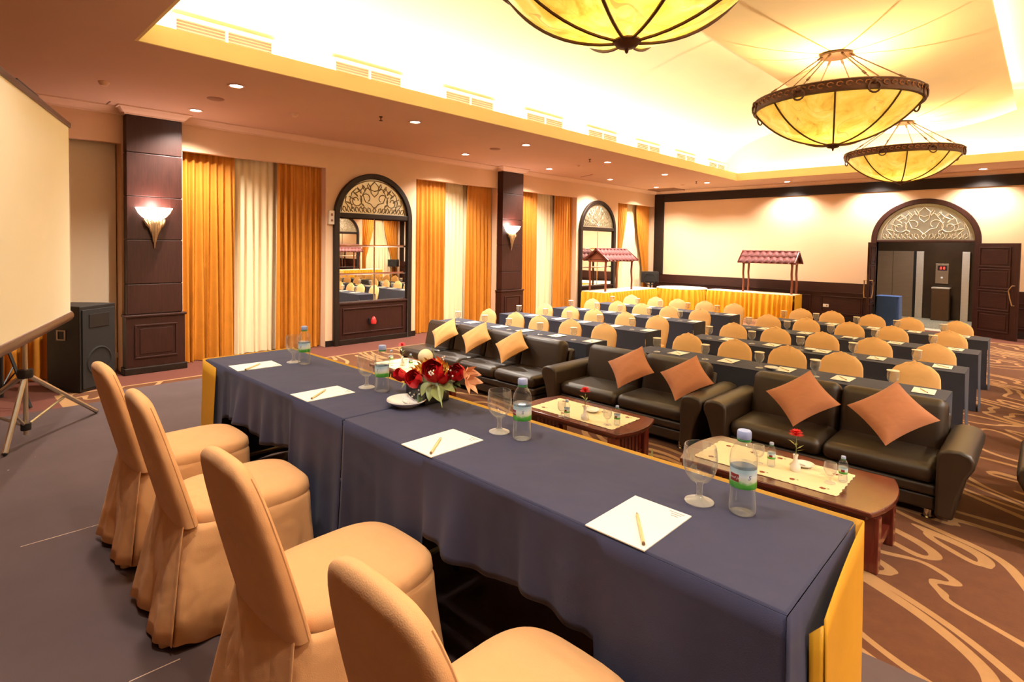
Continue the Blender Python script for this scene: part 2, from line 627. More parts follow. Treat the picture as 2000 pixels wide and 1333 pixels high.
M = dict(
    carpet=carpet_mat(), granite=granite_mat(), stage=stage_mat(),
    wall=wall_mat('beige_wallcloth', (0.77, 0.53, 0.34)), niche=wall_mat('niche_paint', (0.82, 0.68, 0.50)),
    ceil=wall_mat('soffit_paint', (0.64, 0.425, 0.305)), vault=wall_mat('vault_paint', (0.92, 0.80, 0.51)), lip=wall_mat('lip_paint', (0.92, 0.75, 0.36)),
    crown=wall_mat('crown_paint', (0.80, 0.58, 0.43)),
    wood=wood('dark_mahogany', (0.034, 0.009, 0.006), 0.45, 0.0), woodx=wood('dark_mahogany_x', (0.034, 0.009, 0.006), 0.45, 0.0, 'x'),
    black=wood('black_brown_trim', (0.013, 0.006, 0.004), 0.5, 0.0, 'x'), blackz=wood('black_brown_post', (0.015, 0.007, 0.004), 0.5, 0.0),
    redwood=wood('cherry_wood', (0.095, 0.018, 0.010), 0.2, 0.4, 'x'), redz=wood('cherry_wood_z', (0.13, 0.02, 0.011), 0.25, 0.5),
    bamboo=wood('red_brown_pole', (0.20, 0.055, 0.025), 0.45, 0.2), tile=pm('glazed_roof_tile', (0.13, 0.024, 0.022), 0.6, var=0.2, vs=10),
    orange=cloth_mat('orange_satin', (0.54, 0.205, 0.022), 0.5, 0.10, 0.0, 0.16), sheer=cloth_mat('cream_sheer', (0.86, 0.70, 0.44), 0.8, 0.03, 0.05, 0.04),
    yellow=cloth_mat('gold_satin', (0.74, 0.36, 0.020), 0.5, 0.12, 0.0, 0.10), navy=cloth_mat('navy_cloth', (0.050, 0.051, 0.098), 0.9, 0.22, 0.06, 0.16),
    navyc=cloth_mat('slate_cloth', (0.036, 0.042, 0.072), 0.9, 0.08, 0.10, 0.12), bluet=cloth_mat('blue_cloth', (0.030, 0.075, 0.24), 0.85, 0.1, 0.1),
    cover=cloth_mat('peach_chair_cloth', (0.79, 0.415, 0.175), 0.8, 0.34, 0.05, 0.07, 7.0), coverc=cloth_mat('apricot_chair_cloth', (0.87, 0.53, 0.225), 0.8, 0.10, 0.05, 0.05, 9.0),
    leather=pm('brown_black_leather', (0.028, 0.0175, 0.0105), 0.40, var=0.2, vs=6, bump=0.12, bs=220, bdist=0.002, spec=0.6),
    cush_a=cloth_mat('gold_peach_velvet', (0.60, 0.30, 0.10), 0.85, 0.2, 0.1, 0.08, 8.0), cush_b=cloth_mat('terracotta_velvet', (0.45, 0.185, 0.095), 0.85, 0.2, 0.1, 0.08, 8.0),
    paper=pm('white_paper', (0.92, 0.89, 0.80), 0.7, var=0.02), ink=pm('grey_print', (0.35, 0.33, 0.30), 0.7),
    pencil=pm('pale_wood_pencil', (0.74, 0.58, 0.28), 0.5, var=0.1, vs=60), lead=pm('pencil_tip', (0.25, 0.13, 0.06), 0.6),
    glass=thin_glass('clear_glass', refl=1.5), glassb=thin_glass('goblet_glass', refl=1.8, body=0.07, edge=0.40), sglass=thin_glass('thick_glass', (0.95, 0.95, 0.93), 2.0, 0.16, 0.45), water=thin_glass('water', (0.93, 0.95, 0.98), 0.8, 0.05, 0.30), pet=thin_glass('clear_bottle_plastic', (0.95, 0.97, 0.98), 1.3),
    cap=pm('pale_blue_cap', (0.36, 0.45, 0.74), 0.4), green=pm('green_ring', (0.05, 0.30, 0.08), 0.4), wrap=label_mat(), redp=pm('red_print', (0.26, 0.02, 0.02), 0.5), whitep=pm('white_print', (0.95, 0.93, 0.9), 0.5),
    china=pm('white_china', (0.88, 0.84, 0.78), 0.15, var=0.02, coat=0.4), lid=pm('paper_lid', (0.93, 0.84, 0.66), 0.6, var=0.03),
    chrome=pm('chrome', (0.75, 0.74, 0.70), 0.18, 1.0, var=0.03), steel=pm('brushed_steel', (0.78, 0.70, 0.60), 0.4, 0.7, var=0.12, vs=3, stretch=(1, 1, 12)),
    bronze=pm('aged_bronze', (0.085, 0.042, 0.02), 0.5, 0.5, var=0.35, vs=25, bump=0.3, bs=40), bronzel=pm('pale_bronze', (0.46, 0.30, 0.15), 0.4, 0.7, var=0.3, vs=30),
    rim=pm('cast_rim', (0.085, 0.035, 0.02), 0.5, 0.4, var=0.4, vs=18), goldrim=pm('cast_relief', (0.34, 0.15, 0.07), 0.5, 0.4, var=0.3, vs=18),
    liftd=pm('bronze_lift_door', (0.36, 0.27, 0.19), 0.35, 0.7, var=0.12, vs=2, stretch=(1, 1, 6)), stone=pm('brown_stone', (0.042, 0.022, 0.011), 0.25, var=0.35, vs=3, world=True),
    alab=alabaster_mat(), shade=emat('lit_white_glass', (1.0, 0.86, 0.74), 9.0), lamp=emat('lamp_disc', (1.0, 0.92, 0.82), 14.0), led=emat('red_digits', (1.0, 0.05, 0.03), 2.5),
    mirror=mirror_mat('mirror_glass', (0.90, 0.87, 0.80), 0.01), bevelg=mirror_mat('mirror_edge', (0.85, 0.78, 0.68), 0.12), etched=etched_mat('etched_mirror'), etchl=etched_mat('etched_glass_pale', (0.36, 0.355, 0.32)),
    lines=pm('leaded_relief', (0.30, 0.26, 0.15), 0.4, 0.5, var=0.1), linesw=pm('pale_relief', (0.50, 0.42, 0.30), 0.4, 0.3, var=0.1),
    screen=wall_mat('screen_fabric', (0.95, 0.88, 0.68)), case=pm('brown_black_case', (0.055, 0.025, 0.016), 0.35, var=0.2, coat=0.2), alu=pm('champagne_metal', (0.62, 0.55, 0.42), 0.3, 0.9, var=0.1),
    plast=pm('black_plastic', (0.007, 0.006, 0.006), 0.5, var=0.2), grille=pm('speaker_cloth', (0.009, 0.007, 0.006), 0.85, var=0.3, vs=60, bump=0.4, bs=300),
    white=pm('white_plastic', (0.82, 0.74, 0.60), 0.45, var=0.03), cream=pm('cream_wax', (0.97, 0.84, 0.50), 0.45, var=0.04), ventp=pm('vent_paint', (0.86, 0.76, 0.50), 0.5, var=0.04), ventd=pm('vent_shadow_gap', (0.25, 0.14, 0.07), 0.8),
    brownp=pm('brown_cover', (0.30, 0.14, 0.08), 0.6), runner=cloth_mat('cream_runner', (0.86, 0.71, 0.42), 0.8, 0.12, 0.2, 0.06, 20.0), motif=pm('red_brown_embroidery', (0.24, 0.05, 0.02), 0.8, var=0.5, vs=120), motifg=pm('green_embroidery', (0.20, 0.20, 0.05), 0.8),
    rose=pm('red_petal', (0.74, 0.008, 0.018), 0.55, var=0.25, vs=30), lily=pm('peach_petal', (0.88, 0.45, 0.24), 0.5, var=0.12, vs=20), ylw=pm('yellow_petal', (0.85, 0.55, 0.07), 0.5, var=0.12, vs=20), wfl=pm('tiny_white_flower', (0.92, 0.86, 0.76), 0.6),
    leaf=pm('leaf_green', (0.075, 0.115, 0.03), 0.4, var=0.4, vs=14, coat=0.2), leafl=pm('variegated_leaf', (0.27, 0.31, 0.10), 0.4, var=0.4, vs=10), stem=pm('stem_green', (0.16, 0.20, 0.06), 0.5), pot=pm('black_pot', (0.012, 0.010, 0.010), 0.3),
    whitec=cloth_mat('white_table_cloth', (0.92, 0.80, 0.60), 0.8, 0.05, 0.1, 0.03), redlamp=pm('red_plastic', (0.60, 0.03, 0.03), 0.3, coat=0.4), binm=pm('bin_metal', (0.13, 0.07, 0.035), 0.35, 0.5, var=0.15),
)

# ------------------------------------------------------------------ the room
def structure(o): return tag(o, kind='structure')


structure(MB().box(XW - 0.6, XR + 0.6, YF, YB + 0.02, -0.06, 0.0).build('floor', M['carpet'], smooth=0))
structure(MB().box(-6.5, 1.5, YB + 0.02, 23.0, -0.06, 0.0).build('lobby_floor', M['granite'], smooth=0))

OPEN = [(-2.6, 2.10), (2.97, 5.58), (7.83, 10.46), (11.30, 13.95), (16.25, YB)]
HEAD = 3.62


def side_wall(openings):
    mb = MB()
    mb.box(XW - 0.62, XW - 0.52, YF, YB, 0, ZC)                    # back of the curtain niches
    y = YF
    for a, b in openings:
        mb.box(XW - 0.52, XW, y, a, 0, ZC)
        mb.box(XW - 0.14, XW, a, b, HEAD, ZC)
        y = b
    if y < YB: mb.box(XW - 0.52, XW, y, YB, 0, ZC)
    return mb


structure(side_wall(OPEN).build('wall_left', M['wall'], smooth=0))
structure(side_wall([OPEN[4]]).mirx().build('wall_right', M['wall'], smooth=0))
structure(MB().box(XW - 0.6, XR + 0.6, YF - 0.1, YF, 0, ZC).build('wall_front', M['wall'], smooth=0))

# back wall with the doorway (the fanlight above it is set on the wall face)
DX0, DX1, DTOP = -3.48, -1.37, 2.42
mb = MB()
mb.box(XW - 0.6, DX0, YB, YB + 0.2, 0, ZC)
mb.box(DX1, XR + 0.6, YB, YB + 0.2, 0, ZC)
mb.box(DX0, DX1, YB, YB + 0.2, DTOP, ZC)
structure(mb.build('wall_back', M['wall'], smooth=0))

# soffit ring + tray lip + trough
mb = MB()
T = 0.06
mb.box(XW - 0.6, TX0, YF, YB, ZC, ZC + T)
mb.box(TX1, XR + 0.6, YF, YB, ZC, ZC + T)
mb.box(TX0, TX1, YF, TY0, ZC, ZC + T)
mb.box(TX0, TX1, TY1, YB, ZC, ZC + T)
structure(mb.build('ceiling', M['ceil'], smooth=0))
LIP = 4.385
mb = MB()
mb.box(TX0, TX0 + 0.03, TY0, TY1, ZC, LIP)
mb.box(TX1 - 0.03, TX1, TY0, TY1, ZC, LIP)
mb.box(TX0 + 0.03, TX1 - 0.03, TY0, TY0 + 0.03, ZC, LIP)
mb.box(TX0 + 0.03, TX1 - 0.03, TY1 - 0.03, TY1, ZC, LIP)
structure(mb.build('ceiling_tray_lip', M['lip'], smooth=0))

# barrel vault over the tray with upright end walls
VX0, VX1, VY0, VY1 = TX0 - TR, TX1 + TR, TY0 - TR, TY1 + TR
HV = (VX1 - VX0) / 2


def vz(x):
    d = min(1.0, abs(x - XMID) / HV)
    return 4.75 + 1.2 * sqrt(max(0, 1 - d * d))


pts = [(VX0, ZC + T)] + [(XMID - HV * cos(pi * i / 40), 4.75 + 1.2 * sin(pi * i / 40)) for i in range(41)] + [(VX1, ZC + T)]
mb = MB()
n = len(pts)
vs = [(p[0], VY0, p[1]) for p in pts] + [(p[0], VY1, p[1]) for p in pts]
fs = [(i, i + 1, n + i + 1, n + i) for i in range(n - 1)] + [tuple(range(n)), tuple(reversed(range(n, 2 * n)))]
mb.add(vs, fs)
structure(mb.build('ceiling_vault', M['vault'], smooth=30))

# the ceiling sail: a long panel that sags between its two lit edges
SX = (PX0 + PX1) / 2


def sail_z(x):
    d = (x - SX) / ((PX1 - PX0) / 2)
    return 5.05 + 0.31 * d * d


mb = MB()
N = 24
loops = []
for y in (PY0, PY1):
    loops.append([(PX0 + (PX1 - PX0) * i / N, y, sail_z(PX0 + (PX1 - PX0) * i / N)) for i in range(N + 1)] +
                 [(PX1 - (PX1 - PX0) * i / N, y, sail_z(PX1 - (PX1 - PX0) * i / N) + 0.05) for i in range(N + 1)])
mb.loft(loops)
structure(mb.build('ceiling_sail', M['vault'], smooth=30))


# mouldings ------------------------------------------------------------
def sweep(path, prof, side=1):
    """path: xy points; prof: (offset to the left of travel, z); mitred"""
    mb = MB()
    n = len(path)
    loops = []
    for i, p in enumerate(path):
        p = Vector(p)
        d0 = (p - Vector(path[i - 1])).normalized() if i > 0 else None
        d1 = (Vector(path[i + 1]) - p).normalized() if i < n - 1 else None
        d0 = d0 or d1; d1 = d1 or d0
        n0 = Vector((-d0.y, d0.x)) * side; n1 = Vector((-d1.y, d1.x)) * side
        m = (n0 + n1); m = m / max(0.2, m.dot(n0)) if m.length > 1e-6 else n0
        loops.append([(p.x + m.x * o, p.y + m.y * o, z) for o, z in prof])
    mb.loft(loops)
    return mb


COLS = [(2.13, 2.91), (10.48, 11.27)]
CF = XW + 0.20                                   # face of the pilaster shafts
path = [(XW, YF)]
for a, b in COLS:
    path += [(XW, a), (CF, a), (CF, b), (XW, b)]
path += [(XW, YB - 0.38), (XW + 0.37, YB - 0.38), (XW + 0.37, YB)]
prof = [(0, 4.055), (0.025, 4.055), (0.03, 4.075), (0.05, 4.085), (0.075, 4.11), (0.10, 4.145), (0.125, 4.15), (0.125, ZC), (0, ZC)]
path = [p for p in path if True]
structure(sweep([(XW, YF)] + [q for a, b in COLS for q in ((XW, a), (CF, a), (CF, b), (XW, b))] + [(XW, YB)], prof, -1).build('trim_1', M['crown'], smooth=0))
structure(sweep([(XW, YB), (XR, YB)], prof, -1).build('trim_2', M['crown'], smooth=0))

# dark frame of the back wall: corner post + top band
mb = MB()
mb.box(XW, XW + 0.36, YB - 0.06, YB, 1.16, 4.055)
mb.box(XW + 0.36, XR - 0.36, YB - 0.05, YB, 3.775, 4.055)
mb.box(XR - 0.36, XR, YB - 0.06, YB, 1.16, 4.055)
structure(mb.build('trim_3', M['black'], smooth=0))


def panel_frame(mb, x0, x1, z0, z1, y, w=0.03, d=0.02, ax='y'):
    """moulding frame proud of a wall face toward -Y (ax y) or +X (ax x)"""
    for (a, b, c, e) in ((x0, x1, z0, z0 + w), (x0, x1, z1 - w, z1), (x0, x0 + w, z0 + w, z1 - w), (x1 - w, x1, z0 + w, z1 - w)):
        if ax == 'y': mb.box(a, b, y - d, y, c, e)
        else: mb.box(y, y + d, a, b, c, e)


# wainscot left and right of the doorway
def wainscot(x0, x1, name, npan):
    root = structure(MB().box(x0, x1, YB - 0.05, YB, 0.0, 1.16).build(name, M['woodx'], smooth=0))
    b = MB().box(x0, x1, YB - 0.075, YB - 0.05, 0.86, 0.885).box(x0, x1, YB - 0.06, YB - 0.05, 0.84, 0.86)
    b.build('ledge_rail', M['woodx'], root, world=True, smooth=0)
    MB().box(x0, x1, YB - 0.075, YB - 0.05, 0.0, 0.16).build('plinth', M['black'], root, world=True, smooth=0)
    w = (x1 - x0) / npan
    for i in range(npan):
        a = x0 + i * w + 0.14; c = x0 + (i + 1) * w - 0.14
        m = MB(); panel_frame(m, a, c, 0.24, 0.76, YB - 0.05)
        m.box(a + 0.05, c - 0.05, YB - 0.06, YB - 0.05, 0.29, 0.71)
        m.build('raised_panel', M['woodx'], root, world=True, smooth=0, bevel=0.006)
    return root


wainscot(XW, DX0 - 0.14, 'trim_4', 5)
wainscot(DX1 + 0.14, XR, 'trim_5', 5)

# skirting of the left wall piers
mb = MB()
for a, b in ((5.58, 7.83), (13.95, 16.25)):
    mb.box(XW, XW + 0.02, a, b, 0, 0.12)
mb.box(XW - 0.50, XW - 0.48, 1.1, 2.1, 0, 0.12)
structure(mb.build('baseboard_left', M['black'], smooth=0))

# plain blind wall panel inside the niche left of the first pilaster
mb = MB()
mb.box(XW - 0.52, XW - 0.30, 1.42, 2.09, 0, HEAD + 0.03)
mb.box(XW - 0.30, XW - 0.275, 1.42, 1.50, 0, HEAD)
structure(mb.build('wall_niche', M['niche'], smooth=0, bevel=0.01))


# pilasters -------------------------------------------------------------
def pilaster(a, b, label):
    r = thing('pilaster', label, 'pilaster', (XW + 0.1, (a + b) / 2, 0))
    g = 0.012
    zs = [0.94, 1.42, 2.12, 2.80, 3.48, 4.055]
    MB().box(XW, CF - g, a + g, b - g, 0.9, 4.055).build('core', M['blackz'], r, world=True, smooth=0)
    for z0, z1 in zip(zs[:-1], zs[1:]):
        MB().box(XW, CF, a, b, z0 + g / 2, z1 - g / 2).build('shaft_panel', M['wood'], r, world=True, smooth=0, bevel=0.006)
    MB().box(XW, CF + 0.05, a - 0.05, b + 0.05, 0.90, 0.935).build('rail', M['wood'], r, world=True, smooth=0, bevel=0.008)
    MB().box(XW, CF + 0.025, a - 0.025, b + 0.025, 0.10, 0.90).build('base', M['wood'], r, world=True, smooth=0)
    m = MB(); panel_frame(m, a + 0.09, b - 0.09, 0.24, 0.78, CF + 0.025, 0.028, 0.018, 'x')
    m.build('panel_moulding', M['wood'], r, world=True, smooth=0, bevel=0.006)
    MB().box(CF + 0.025, CF + 0.034, a + 0.16, b - 0.16, 0.31, 0.71).build('raised_panel', M['wood'], r, world=True, smooth=0, bevel=0.006)
    MB().box(XW, CF + 0.06, a - 0.055, b + 0.055, 0.0, 0.105).build('plinth', M['blackz'], r, world=True, smooth=0, bevel=0.01)
    return r


pilaster(*COLS[0], 'tall dark wood pilaster with a wall lamp, nearest the projection screen')
pilaster(*COLS[1], 'dark wood pilaster with a wall lamp, midway between the two arched mirrors')


def sconce(yc, label):
    r = thing('wall_sconce', label, 'wall lamp', (CF, yc, 2.05))
    z0 = 0.36
    prof = [(0.02, 0.0), (0.09, 0.02), (0.17, 0.075), (0.225, 0.14), (0.25, 0.20), (0.262, 0.215), (0.245, 0.21), (0.21, 0.14), (0.15, 0.08), (0.02, 0.03)]
    MB().lathe(prof, 20, (0.0, 0, z0), -pi / 2, pi / 2).build('shade', M['shade'], r)
    m = MB()
    for k in (-2, -1, 0, 1, 2):
        a = k * 0.55
        m.tube([(cos(a) * (p[0] + 0.006), sin(a) * (p[0] + 0.006), z0 + p[1]) for p in prof[:5]], 0.007, 5)
    m.build('shade_rib', M['bronzel'], r)
    m = MB()                                       # cast drapery-like bracket
    for k in range(-3, 4):
        L = 0.42 - abs(k) * 0.095
        y = k * 0.032
        m.tube([(0.03, y * 1.5, z0 + 0.03), (0.075 - 0.006 * abs(k), y * 1.2, z0 - 0.03), (0.06, y, z0 - L * 0.5), (0.03, y * 0.5, z0 - L)], [0.02, 0.026, 0.022, 0.008], 6)
    m.build('bracket', M['bronzel'], r)
    m = MB()
    for s_ in (-1, 1):
        m.tube([(0.03, s_ * 0.05, z0 + 0.01), (0.05, s_ * 0.10, z0 - 0.03), (0.03, s_ * 0.12, z0 - 0.07)], [0.02, 0.026, 0.008], 6)
    m.build('side_leaf', M['bronzel'], r)
    lo = light('sconce_bulb', 'POINT', (0.17, 0, z0 + 0.26), 15, (1.0, 0.58, 0.52), shadow_soft_size=0.08)
    lo.parent = r
    return r


sconce(2.50, 'lit half bowl wall lamp with cast bronze bracket, above the black loudspeaker side')
sconce(10.80, 'lit half bowl wall lamp on the pilaster between the two curtained bays')


# arched mirrors -----------------------------------------------------------
def scroll(cx_, cz, r0, turns, sgn, n=22, a0=0.0):
    return [(cx_ + sgn * (r0 * (1 - 0.72 * i / n)) * cos(a0 + turns * 2 * pi * i / n), cz + (r0 * (1 - 0.72 * i / n)) * sin(a0 + turns * 2 * pi * i / n)) for i in range(n + 1)]


def ornament(hw, ht, to3, rad):
    """lotus scrollwork inside a half ellipse of half width hw and height ht; to3 maps (u, v) to 3-D"""
    m = MB()
    C = []
    for s_ in (-1, 1):
        C.append([(s_ * q[0], q[1]) for q in scroll(hw * 0.52, ht * 0.36, hw * 0.17, 1.15, 1, a0=2.2)])
        C.append([(s_ * q[0], q[1]) for q in scroll(hw * 0.22, ht * 0.42, hw * 0.20, 0.8, 1, a0=-1.0)])
        C.append([(0, ht * 0.16), (s_ * hw * 0.12, ht * 0.30), (s_ * hw * 0.26, ht * 0.34), (s_ * hw * 0.34, ht * 0.55), (s_ * hw * 0.22, ht * 0.74), (0, ht * 0.66)])
        C.append([(0, ht * 0.5), (s_ * hw * 0.10, ht * 0.60), (s_ * hw * 0.12, ht * 0.80), (0, ht * 0.93)])
        for k in range(7):
            u = hw * (0.10 + 0.115 * k)
            C.append([(s_ * u, ht * 0.05), (s_ * (u + hw * 0.03), ht * 0.16), (s_ * (u + hw * 0.085), ht * 0.18), (s_ * (u + hw * 0.10), ht * 0.09), (s_ * (u + hw * 0.05), ht * 0.04)])
        C.append([(s_ * hw * 0.62, ht * 0.12), (s_ * hw * 0.70, ht * 0.36), (s_ * hw * 0.64, ht * 0.58), (s_ * hw * 0.52, ht * 0.70)])
        C.append([(s_ * hw * 0.30, ht * 0.78), (s_ * hw * 0.42, ht * 0.64), (s_ * hw * 0.56, ht * 0.56)])
        C.append([(s_ * hw * 0.72, ht * 0.16), (s_ * hw * 0.82, ht * 0.30), (s_ * hw * 0.80, ht * 0.46)])
        C.append([(0, ht * 0.04), (s_ * hw * 0.05, ht * 0.11), (0, ht * 0.2)])
        for k in range(6):
            a = 0.35 + 0.20 * k
            c_, q_ = cos(a), sin(a)
            C.append([(s_ * hw * 0.66 * c_, ht * 0.70 * q_), (s_ * hw * (0.74 * c_ + 0.05), ht * (0.80 * q_ + 0.03)), (s_ * hw * 0.86 * c_, ht * 0.90 * q_), (s_ * hw * (0.74 * c_ - 0.04), ht * (0.80 * q_ - 0.02)), (s_ * hw * 0.66 * c_, ht * 0.70 * q_)])
        C.append([(s_ * hw * 0.93 * cos(pi * i / 32), ht * (0.02 + 0.94 * sin(pi * i / 32))) for i in range(17)])
        C.append([(s_ * q[0], q[1]) for q in scroll(hw * 0.36, ht * 0.20, hw * 0.08, 1.0, 1, a0=0.6)])
    for c in C:
        m.tube([to3(*p) for p in c], rad, 4)
    return m


def arched_mirror(yc, hw, label, mirrored=False, detail=True):
    x = XW
    r = thing('arched_mirror', label, 'mirror', ((2 * XMID - x) if mirrored else x, yc, 0))

    def put(mb, *a, **k):
        if mirrored: mb.mirx()
        return mb.build(*a, r, world=True, **k)
    zs = 2.65; fw = 0.115; top = 3.60
    out = [(yc - hw, 0.0)] + [(p[0], p[1]) for p in arc(yc, zs, hw, top - zs, pi, 0, 28)] + [(yc + hw, 0.0)]
    iw = hw - fw
    inn = [(yc - iw, 0.0)] + [(p[0], p[1]) for p in arc(yc, zs, iw, top - zs - fw, pi, 0, 28)] + [(yc + iw, 0.0)]
    put(MB().strip(out, inn, x, x + 0.09, 'x'), 'frame', M['blackz'], smooth=30, bevel=0.012)
    put(MB().box(x, x + 0.075, yc - iw, yc + iw, 2.64, 2.74), 'transom', M['blackz'], smooth=0, bevel=0.008)
    a = [(yc + iw * cos(pi * i / 28), 2.74 + (top - fw - 2.74) * sin(pi * i / 28)) for i in range(29)]
    put(MB().prism(a, x, x + 0.03, 'x'), 'etched_fanlight', M['etched'], smooth=0)
    put(ornament(iw, top - fw - 2.74, lambda u, v: (x + 0.032, yc + u, 2.74 + v), 0.012), 'scrollwork', M['lines'])
    zr = [0.88, 1.47, 2.06, 2.64]
    for j in range(3):
        for i in range(2):
            y0 = yc - iw + i * iw; y1 = y0 + iw
            m = MB()
            e = 0.022
            m.add([(x + 0.018, y0, zr[j]), (x + 0.018, y1, zr[j]), (x + 0.018, y1, zr[j + 1]), (x + 0.018, y0, zr[j + 1]),
                   (x + 0.030, y0 + e, zr[j] + e), (x + 0.030, y1 - e, zr[j] + e), (x + 0.030, y1 - e, zr[j + 1] - e), (x + 0.030, y0 + e, zr[j + 1] - e)],
                  [(4, 5, 6, 7)])
            p = put(m, 'mirror_pane', M['mirror'], smooth=0)
            m = MB().add([(x + 0.018, y0, zr[j]), (x + 0.018, y1, zr[j]), (x + 0.018, y1, zr[j + 1]), (x + 0.018, y0, zr[j + 1]),
                          (x + 0.030, y0 + e, zr[j] + e), (x + 0.030, y1 - e, zr[j] + e), (x + 0.030, y1 - e, zr[j + 1] - e), (x + 0.030, y0 + e, zr[j + 1] - e)],
                         [(0, 1, 5, 4), (1, 2, 6, 5), (2, 3, 7, 6), (3, 0, 4, 7)])
            if mirrored: m.mirx()
            m.build('bevelled_edge', M['bevelg'], p, world=True, smooth=0)
    put(MB().box(x, x + 0.05, yc - iw, yc + iw, 0.10, 0.86), 'lower_panel', M['wood'], smooth=0)
    m = MB(); panel_frame(m, yc - iw + 0.09, yc + iw - 0.09, 0.22, 0.76, x + 0.05, 0.03, 0.02, 'x')
    put(m, 'panel_moulding', M['wood'], smooth=0, bevel=0.007)
    put(MB().box(x, x + 0.08, yc - iw, yc + iw, 0.84, 0.88), 'sill', M['wood'], smooth=0, bevel=0.008)
    put(MB().box(x, x + 0.075, yc - iw, yc + iw, 0.0, 0.11), 'plinth', M['blackz'], smooth=0, bevel=0.006)
    return r


arched_mirror(6.70, 0.965, 'tall arched mirror of six panes with a red lamp on its lower panel')
arched_mirror(15.05, 0.985, 'tall arched mirror of six panes behind the small tiled stall')
arched_mirror(15.05, 0.985, 'arched mirror on the opposite wall, seen only as a reflection', True)

p = at_x(727, 625, XW + 0.07)
r = thing('emergency_lamp', 'small red drop shaped lamp on the dark panel below the mirror', 'lamp', (XW + 0.055, p.y, p.z - 0.08))
MB().lathe([(0.0, 0.0), (0.055, 0.005), (0.062, 0.05), (0.05, 0.11), (0.025, 0.15), (0, 0.16)], 14, (0.07, 0, 0)).build('lens', M['redlamp'], r)
MB().box(0, 0.05, -0.09, -0.03, 0.0, 0.12).build('bracket', M['plast'], r, smooth=0)

p = at_x(645, 425, XW)
r = thing('wall_control_box', 'small pale control box on the wall beside the arched mirror', 'control box', (XW, p.y, p.z - 0.14))
MB().box(0, 0.07, -0.06, 0.06, 0, 0.28).build('case', M['white'], r, smooth=0, bevel=0.008)
MB().box(0.07, 0.076, -0.02, 0.02, 0.17, 0.22).box(0.07, 0.076, -0.02, 0.02, 0.06, 0.10).build('switch', M['brownp'], r, smooth=0)


# curtains -------------------------------------------------------------------
def curtain(y0, y1, x, mat, label, seed, group=None, mirrored=False, taper=None, folds=None, amp=1.0):
    rn = random.Random(seed)
    L = y1 - y0
    nf = folds or max(5, int(L / 0.115))
    ph = [rn.uniform(-0.5, 0.5) for _ in range(nf + 2)]
    am = [rn.uniform(0.6, 1.25) for _ in range(nf + 2)]

    def f(u, v):
        z = HEAD + 0.04 - v * (HEAD + 0.03)
        t = u * nf
        i = int(t)
        a = amp * (0.022 + 0.030 * min(1, v * 2.2))
        w = sin(2 * pi * (t + ph[min(i, nf)] * 0.22 * v)) * am[min(i, nf)] * a
        w += 0.018 * v * sin(5.1 * u + seed)
        yy = y0 + u * L + 0.03 * v * sin(2 * pi * t * 0.5 + seed)
        if taper:
            k = v * v * (3 - 2 * v)
            side, amount = taper
            yy = (y0 if side < 0 else y1) + (yy - (y0 if side < 0 else y1)) * (1 - amount * min(1.0, k * 1.4))
        if v > 0.97: w *= 1.3
        return (x + w, yy, z)
    m = MB().grid(f, nf * 10, 26)
    if mirrored: m.mirx()
    return tag(m.build('curtain', mat, smooth=80), label, 'curtain', group)


XC = XW - 0.20


def yof(px, py=450): return at_x(px, py, XC).y


bays = [
    ((357, 455, 545, 634), 'first curtained bay beside the screen pilaster'),
    ((811, 868, 913, 968), 'second bay, right of the big mirror'),
    ((1018, 1047, 1083, 1122), 'third bay, past the second pilaster'),
]
for k, (px, nm) in enumerate(bays):
    y = [yof(q) for q in px]
    y[0] -= 0.1; y[3] += 0.02
    if k == 1: y[3] = 10.5
    if k == 2: y[0] = 11.2
    curtain(y[0], y[1] + 0.03, XC, M['orange'], 'orange satin curtain on the screen side of the ' + nm, 10 + k)
    curtain(y[1] - 0.18, y[2] + 0.18, XC - 0.16, M['sheer'], 'pale cream sheer curtain in the ' + nm, 20 + k, folds=9, amp=0.55)
    curtain(y[2] - 0.03, y[3], XC, M['orange'], 'orange satin curtain on the doorway side of the ' + nm, 30 + k)
for mir in (False, True):
    where = 'corner bay behind the tiled stall' if not mir else 'corner bay of the opposite wall, a reflection'
    curtain(16.25, 17.15, XC, M['orange'], 'orange curtain drawn back beside the mirror, ' + where, 41, None, mir, (-1, 0.6))
    curtain(16.35, 18.6, XC - 0.16, M['sheer'], 'cream sheer curtain in the ' + where, 42, None, mir, folds=12, amp=0.55)
    curtain(17.75, 18.66, XC, M['orange'], 'orange curtain drawn back into the corner, ' + where, 43, None, mir, (1, 0.6))
curtain(-0.9, 0.45, XC, M['sheer'], 'cream sheer curtain seen under the projection screen', 51)
curtain(0.40, 1.40, XC, M['orange'], 'orange curtain between the loudspeaker and the screen tripod', 52)


# doorway with fanlight ---------------------------------------------------------
dc = (DX0 + DX1) / 2
hw = (DX1 - DX0) / 2
root = structure(MB().strip([(dc - hw - 0.13, 0)] + arc(dc, DTOP, hw + 0.13, 1.11, pi, 0, 32) + [(dc + hw + 0.13, 0)],
                            [(dc - hw, 0)] + arc(dc, DTOP, hw, 0.98, pi, 0, 32) + [(dc + hw, 0)], YB - 0.09, YB + 0.21, 'y').build('door_1', M['wood'], smooth=30, bevel=0.012))
MB().prism(arc(dc, DTOP, hw, 0.98, pi, 0, 32), YB - 0.035, YB - 0.01, 'y').build('etched_fanlight', M['etchl'], root, world=True, smooth=0)
ornament(hw * 0.97, 0.95, lambda u, v: (dc + u, YB - 0.038, DTOP + v), 0.011).build('scrollwork', M['linesw'], root, world=True)
MB().box(DX0, DX1, YB - 0.07, YB + 0.2, DTOP - 0.06, DTOP).build('lintel', M['wood'], root, world=True, smooth=0, bevel=0.008)


